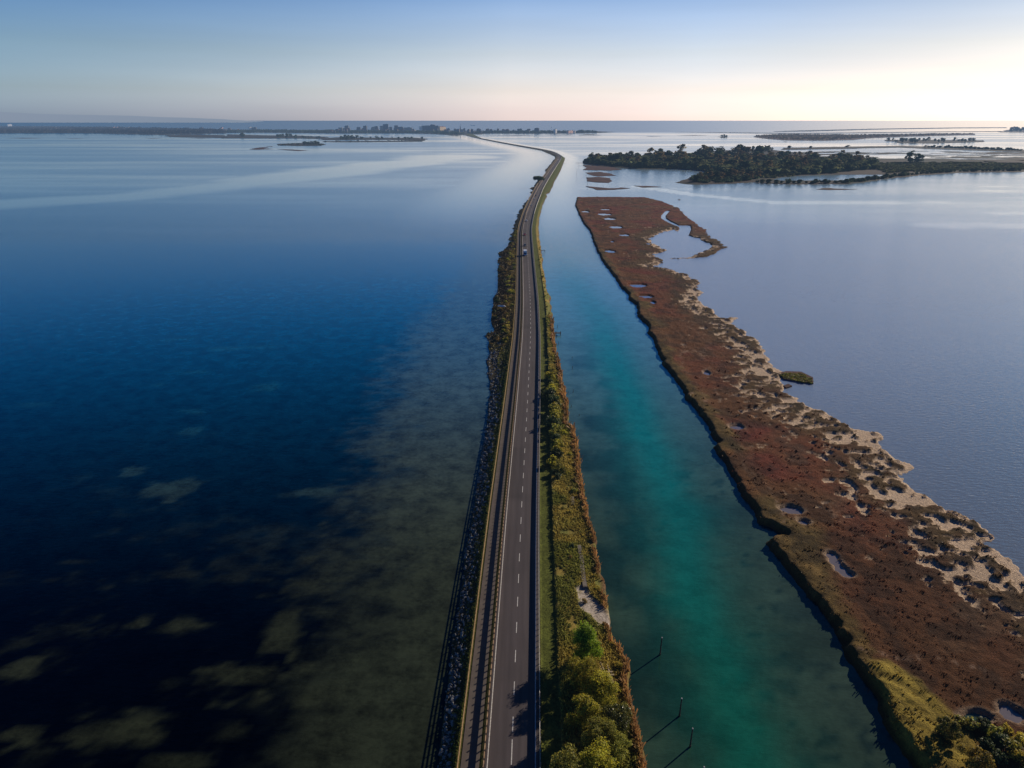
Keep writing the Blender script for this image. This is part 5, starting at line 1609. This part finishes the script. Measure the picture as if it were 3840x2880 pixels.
def make_car(col, name='car', estate=False):
    """front towards -Y; returns root"""
    root = empty(name)
    P = paint('car_paint', col); G = simple_mat('car_glass', (.02, .025, .03), .1, .6, .1, 2); K = simple_mat('tyre_rubber', (.02, .02, .02), .85, .2, .2, 5)
    Al = simple_mat('wheel_alloy', (.45, .45, .46), .35, .5, .1, 5, .8); Lm = simple_mat('headlight_glass', (.75, .75, .72), .15, .6, .05, 5); Rd = simple_mat('taillight_glass', (.35, .02, .02), .2, .6, .05, 5)

    def sec(y, zt, w, zb=.26):
        return [(-w * .92, y, zb), (-w, y, (zb + zt) / 2), (-w * .96, y, zt - .06), (-w * .85, y, zt), (0, y, zt + .03), (w * .85, y, zt), (w * .96, y, zt - .06), (w, y, (zb + zt) / 2), (w * .92, y, zb), (0, y, zb - .02)]
    mb = MB()
    ring_loft(mb, [sec(-2.15, .55, .70, .32), sec(-2.05, .68, .82), sec(-1.2, .82, .87), sec(-.75, .90, .88), sec(.9, .92, .88), sec(1.75, .92, .86), sec(2.08, .82, .78, .34), sec(2.14, .62, .70, .36)])
    mb.build('body', P, root, smooth=False)
    yb = 1.95 if estate else 1.6

    def cab(y, z, w):
        return [(-w, y, z), (0, y, z + .03), (w, y, z)]
    mb = MB()   # glasshouse
    base = [(-.80, -.85, .90), (.80, -.85, .90), (.80, yb, .92), (-.80, yb, .92)]; top = [(-.62, -.05, 1.42), (.62, -.05, 1.42), (.62, yb - .55, 1.42), (-.62, yb - .55, 1.42)]
    mb.add(base + top, [(0, 1, 5, 4), (1, 2, 6, 5), (2, 3, 7, 6), (3, 0, 4, 7)]); mb.build('windows', G, root)
    mb = MB(); mb.box((0, (yb - .6) / 2, 1.45), (1.28, yb - .42, .07), 0, 0, .92); mb.build('roof', P, root)
    wl = MB(); wl.tube((-.1, 0, 0), (.1, 0, 0), .32, .32, 16); wm = wl.mesh('wheel', K)
    rm = MB(); rm.tube((-.11, 0, 0), (.11, 0, 0), .19, .19, 12); rmm = rm.mesh('rim', Al)
    for sx in (-1, 1):
        for yy in (-1.35, 1.35):
            w = link('wheel', wm, root, (sx * .80, yy, .32)); link('rim', rmm, w)
    hb = MB(); hb.box((0, 0, 0), (.34, .1, .15), 0, 0, .9); hm = hb.mesh('headlight', Lm); tm = hb.mesh('taillight', Rd)
    for sx in (-1, 1):
        link('headlight', hm, root, (sx * .58, -2.10, .60)); link('taillight', tm, root, (sx * .62, 2.12, .70))
        mb = MB(); mb.box((sx * .97, -.62, .98), (.2, .12, .14)); mb.build('mirror', P, root)
    return root


def make_van():
    root = empty('box_van')
    Wt = paint('van_box', (.78, .80, .82)); Bl = paint('van_cab', (.10, .25, .50)); G = simple_mat('van_glass', (.02, .03, .04), .1, .6, .1, 2); K = simple_mat('tyre_rubber', (.02, .02, .02), .85, .2, .2, 5)  # cab coloured blue to imitate skylit shade on the van's front
    Lm = simple_mat('headlight_glass', (.75, .75, .72), .15, .6, .05, 5); Gy = simple_mat('van_chassis', (.05, .05, .05), .8, .2, .2, 4)
    mb = MB(); mb.box((0, 1.3, 2.05), (2.3, 4.4, 2.5), 0, 0, .985); mb.build('cargo_box', Wt, root)
    mb = MB(); mb.box((0, .3, .62), (1.5, 6.0, .3)); mb.build('chassis', Gy, root)
    mb = MB()
    ring = lambda y, zt, w: [(-w, y, .5), (-w, y, zt * .6), (-w * .95, y, zt), (w * .95, y, zt), (w, y, zt * .6), (w, y, .5)]
    ring_loft(mb, [ring(-3.1, 1.15, .92), ring(-2.85, 1.35, 1.0), ring(-2.25, 2.25, 1.0), ring(-1.0, 2.35, 1.02)]); mb.build('cab', Bl, root)
    mb = MB(); mb.add([(-.85, -2.83, 1.42), (.85, -2.83, 1.42), (.78, -2.30, 2.2), (-.78, -2.30, 2.2)], [(0, 1, 2, 3)]); mb.build('windscreen', G, root)
    for sx in (-1, 1):
        mb = MB(); mb.box((sx * 1.01, -1.75, 1.75), (.04, .9, .6)); mb.build('side_window', G, root)
        mb = MB(); mb.box((sx * .68, -3.08, .88), (.36, .1, .2)); mb.build('headlight', Lm, root)
        mb = MB(); mb.box((sx * 1.22, -2.4, 1.75), (.22, .12, .4)); mb.build('mirror', Gy, root)
    wl = MB(); wl.tube((-.13, 0, 0), (.13, 0, 0), .38, .38, 16); wm = wl.mesh('wheel', K)
    for sx in (-1, 1):
        for yy in (-2.1, 2.1):
            link('wheel', wm, root, (sx * .92, yy, .38))
    return root


def build_traffic():
    def place(root, px, py, off=None, label='', cat='car', grp='traffic coming along the causeway'):
        x, y = gp(px, py, 2.0)
        p, r = road_pt(y, off if off is not None else -1.8, 2.015)
        root.location = p; root.rotation_euler = (0, 0, r)
        tag(root, label, cat, grp)
    place(make_van(), 1969, 957, None, 'white box van, its cab tinted blue as in skylit shade, nearest of the oncoming vehicles', 'van')
    place(make_car((.10, .11, .12)), 1970, 922, None, 'dark grey car directly behind the box van')
    place(make_car((.32, .03, .03)), 1968.5, 882, None, 'dark red car following the dark grey car')
    place(make_car((.62, .62, .62), estate=True), 1971, 830, None, 'silver white car at the start of the bend, ahead of the white trio')
    place(make_car((.70, .66, .58)), 1995, 771, None, 'cream white car, alone between the silver car and the close pair')
    place(make_car((.75, .75, .75)), 2008, 746, None, 'white car, front one of the close pair below the pine')
    place(make_car((.05, .06, .07), estate=True), 2014.6, 735, None, 'black car, rear one of the close pair below the pine')
    place(make_car((.06, .07, .09)), 2092, 618, None, 'tiny dark car far beyond the pine')
    place(make_car((.75, .75, .75)), 2098, 599.5, None, 'tiny white car farthest away at the far bend')


# ------------------------------------------------------------------ small things
def build_small():
    rng = np.random.default_rng(77)
    dw = simple_mat('wet_wood', (.055, .045, .038), .8, .2, .4, 3); pw = simple_mat('pale_wood', (.42, .33, .21), .85, .15, .3, 4)
    cap = simple_mat('post_cap', (.45, .45, .44), .6, .3, .2, 3)
    for k, (px, py, h, lab) in enumerate([(2475, 2455, 3.5, 'upright mooring post in the channel, farthest of the near row'), (2548, 2685, 3.3, 'upright mooring post in the channel, middle of the near row'),
                                          (2588, 2800, 3.3, 'upright mooring post in the channel, nearest fully visible of the row'), (2628, 2962, 4.0, 'mooring post whose tip shows at the lower edge')]):
        x, y = gp(px, py, 0)
        root = empty('mooring_post', (x, y, 0)); tag(root, lab, 'post', 'mooring posts in the channel')
        mb = MB(); mb.tube((0, 0, -1.5), (.06, .12, h * .5), .13, .11, 10); mb.tube((.06, .12, h * .5), (.16, .25, h), .11, .095, 10); mb.tube((0, 0, -.6), (0, 0, .35), .17, .15, 10); mb.build('shaft', dw, root)
        mb = MB(); mb.tube((.16, .25, h), (.16, .25, h + .14), .125, .09, 10); mb.build('cap', cap, root)
    for k, (px, py) in enumerate([(2090.6, 1230), (2101.5, 1259), (2087, 1266), (2094, 1293), (2145, 1344), (2145.6, 1385), (2148.5, 1473), (2130, 1476), (2142, 1527), (2110, 1395), (2172, 1560)]):
        x, y = gp(px, py, 0); h = rng.uniform(.8, 1.5); lx, ly = rng.normal(0, .12, 2)
        mb = MB(); mb.tube((0, 0, -1), (lx * .5, ly * .5, h * .5), .09, .08, 8); mb.tube((lx * .5, ly * .5, h * .5), (lx, ly, h), .08, .06, 8)
        o = mb.build('wooden_stake', dw); o.location = (x, y, 0); tag(o, 'short dark wooden stake standing in the channel off the right bank', 'stake', 'old stakes off the right bank')
    # loose planks
    def plank(a, b, w, z, lab):
        (x0, y0), (x1, y1) = gp(*a, z), gp(*b, z)
        L = math.hypot(x1 - x0, y1 - y0)
        mb = MB(); mb.box((0, 0, 0), (w, L, .06)); mb.box((0, 0, .03), (w * .9, L * .985, .02))
        o = mb.build('plank', pw); o.location = ((x0 + x1) / 2, (y0 + y1) / 2, z); o.rotation_euler = (.04, .05, math.atan2(-(x1 - x0), y1 - y0)); tag(o, lab, 'plank', 'weathered planks by the near shore')
    S = lambda a, b: (1600 + a * .4823, 2080 + b * .4823)
    plank(S(1338, 835), S(1360, 900), .2, 1.75, 'left plank of two leaning side by side above the stack')
    plank(S(1350, 832), S(1378, 896), .2, 1.83, 'right plank of two leaning side by side above the stack')
    plank(S(1404, 850), S(1421, 915), .2, 1.75, 'upper right plank standing across the end of the stack')
    plank(S(1332, 910), S(1446, 910), .25, 1.95, 'crosswise plank on top of the plank stack')
    plank(S(1336, 936), S(1458, 934), .28, 1.88, 'lowest crosswise plank of the plank stack')
    plank(S(1348, 922), S(1440, 922), .22, 1.78, 'middle crosswise plank of the plank stack')
    plank(S(1298, 695), S(1322, 655), .22, 1.8, 'short single plank beside the round green tree')
    plank(S(1365, 720), S(1440, 805), .12, 1.5, 'thin pole like plank lying between the round tree and the reeds')
    # slatted walkway
    root = empty('slatted_walkway'); (x0, y0), (x1, y1) = gp(*S(1410, 950), 1.6), gp(*S(1455, 1065), 1.6)
    root.location = (x0, y0, 1.95); L = math.hypot(x1 - x0, y1 - y0); root.rotation_euler = (0, 0, math.atan2(-(x1 - x0), y1 - y0))
    tag(root, 'narrow slatted wooden walkway running down from the plank stack', 'walkway')
    for sx in (-.4, .4):
        mb = MB(); mb.box((sx, L / 2, -.08), (.08, L, .1)); mb.build('beam', pw, root)
    sl = MB(); sl.box((0, 0, 0), (1.0, .16, .04)); sm = sl.mesh('slat', pw)
    for q in np.arange(.1, L, .26):
        link('slat', sm, root, (0, q, 0))
    # broken concrete path
    con = simple_mat('old_concrete', (.17, .145, .115), .9, .2, .25, 2.5)
    for (a, b, lab) in [((1183, 1175), (1212, 1318), 'upper worn concrete slab of the path in the rough grass'), ((1205, 1328), (1232, 1500), 'lower worn concrete slab of the path, next to the gravel patch'), ((1130, 800), (1136, 860), 'short concrete step high up in the rough grass')]:
        p = lambda q: (1600 + q[0] * .4823, 1480 + q[1] * .4823)
        (x0, y0), (x1, y1) = gp(*p(a), 1.6), gp(*p(b), 1.6); L = math.hypot(x1 - x0, y1 - y0)
        mb = MB(); w = .44
        mb.add([(-w, -L / 2, -.6), (w * .9, -L / 2, -.6), (w, L / 2, -.6), (-w * .92, L / 2, -.6), (-w, -L / 2, 0), (w * .9, -L / 2, .02), (w, L / 2, .03), (-w * .92, L / 2, 0)],
               [(4, 5, 6, 7), (0, 1, 5, 4), (1, 2, 6, 5), (2, 3, 7, 6), (3, 0, 4, 7)])
        o = mb.build('concrete_slab', con); o.location = ((x0 + x1) / 2, (y0 + y1) / 2, float(right_z(np.array([(y0 + y1) / 2]), np.array([(x0 + x1) / 2 - float(XC((y0 + y1) / 2)) - OFF_RAIL_R - .35]), np.array([float(XR((y0 + y1) / 2)) - float(XC((y0 + y1) / 2)) - OFF_RAIL_R - .35]))[0]) + .26); o.rotation_euler = (0, 0, math.atan2(-(x1 - x0), y1 - y0)); tag(o, lab, 'concrete slab')
    # rowing boat drawn up on the left bank
    x, y = gp(1881, 1153, .9)
    root = empty('rowing_boat', (x, y, 1.5), 1.3); tag(root, 'small pale upturned boat lying in the scrub of the left bank', 'boat')
    mb = MB(); rings = []
    for s in np.linspace(-1, 1, 9):
        w = .75 * (1 - abs(s) ** 2.4) + .04; h = .55 * (1 - abs(s) ** 3) + .1
        rings.append([(w * math.cos(t), s * 2.3, h * math.sin(t)) for t in np.linspace(0, math.pi, 9)])
    ring_loft(mb, rings); mb.build('hull', paint('boat_white', (.72, .72, .74)), root, smooth=True)
    mb = MB(); mb.box((0, 0, .68), (.07, 3.9, .1)); mb.build('keel', pw, root)
    # small jetties
    for (px, py, L, rz, lab) in [(2026, 940, 7, math.pi / 2, 'little wooden jetty poking out from the right bank near the box van'), (2085, 1249, 4.5, math.pi / 2, 'little sagging jetty among the stakes of the right bank'), (2171, 610, 14, math.pi / 2, 'dark jetty at the left tip of the wooded island'),
                                 (2112, 612, 9, math.pi / 2, 'short jetty on the outside of the far bend')]:
        x, y = gp(px, py, .8)
        root = empty('jetty', (x, y, 0), rz); tag(root, lab, 'jetty', 'small jetties')
        mb = MB(); mb.box((0, 0, .85), (1.5, L, .15)); mb.build('deck', dw, root)
        for sx in (-.6, .6):
            for q in (-.45, 0, .45):
                mb = MB(); mb.tube((sx, q * L, -1), (sx, q * L, 1.5), .12, .1, 8); mb.build('pile', dw, root)
    # marker poles off the wooded island
    for (px, py, h) in [(2162, 652, 9), (2170, 628, 7), (2203, 690, 10), (2198, 664, 6)]:
        x, y = gp(px, py, 0); mb = MB(); mb.tube((0, 0, -1), (.2, 0, h), .16, .12, 8); mb.tube((.2, 0, h), (.2, 0, h + .5), .3, .1, 8)
        o = mb.build('marker_pole', dw); o.location = (x, y, 0); tag(o, 'thin channel marker pole in the water off the wooded island', 'pole', 'channel marker poles')

# ------------------------------------------------------------------ assemble
build_world()
build_water()
build_causeway()
build_road()
build_rails()
build_marsh()
MATS = veg_mats()
build_near_plants(MATS)
build_far_plants(MATS)
build_far_land()
build_town()
build_traffic()
build_small()
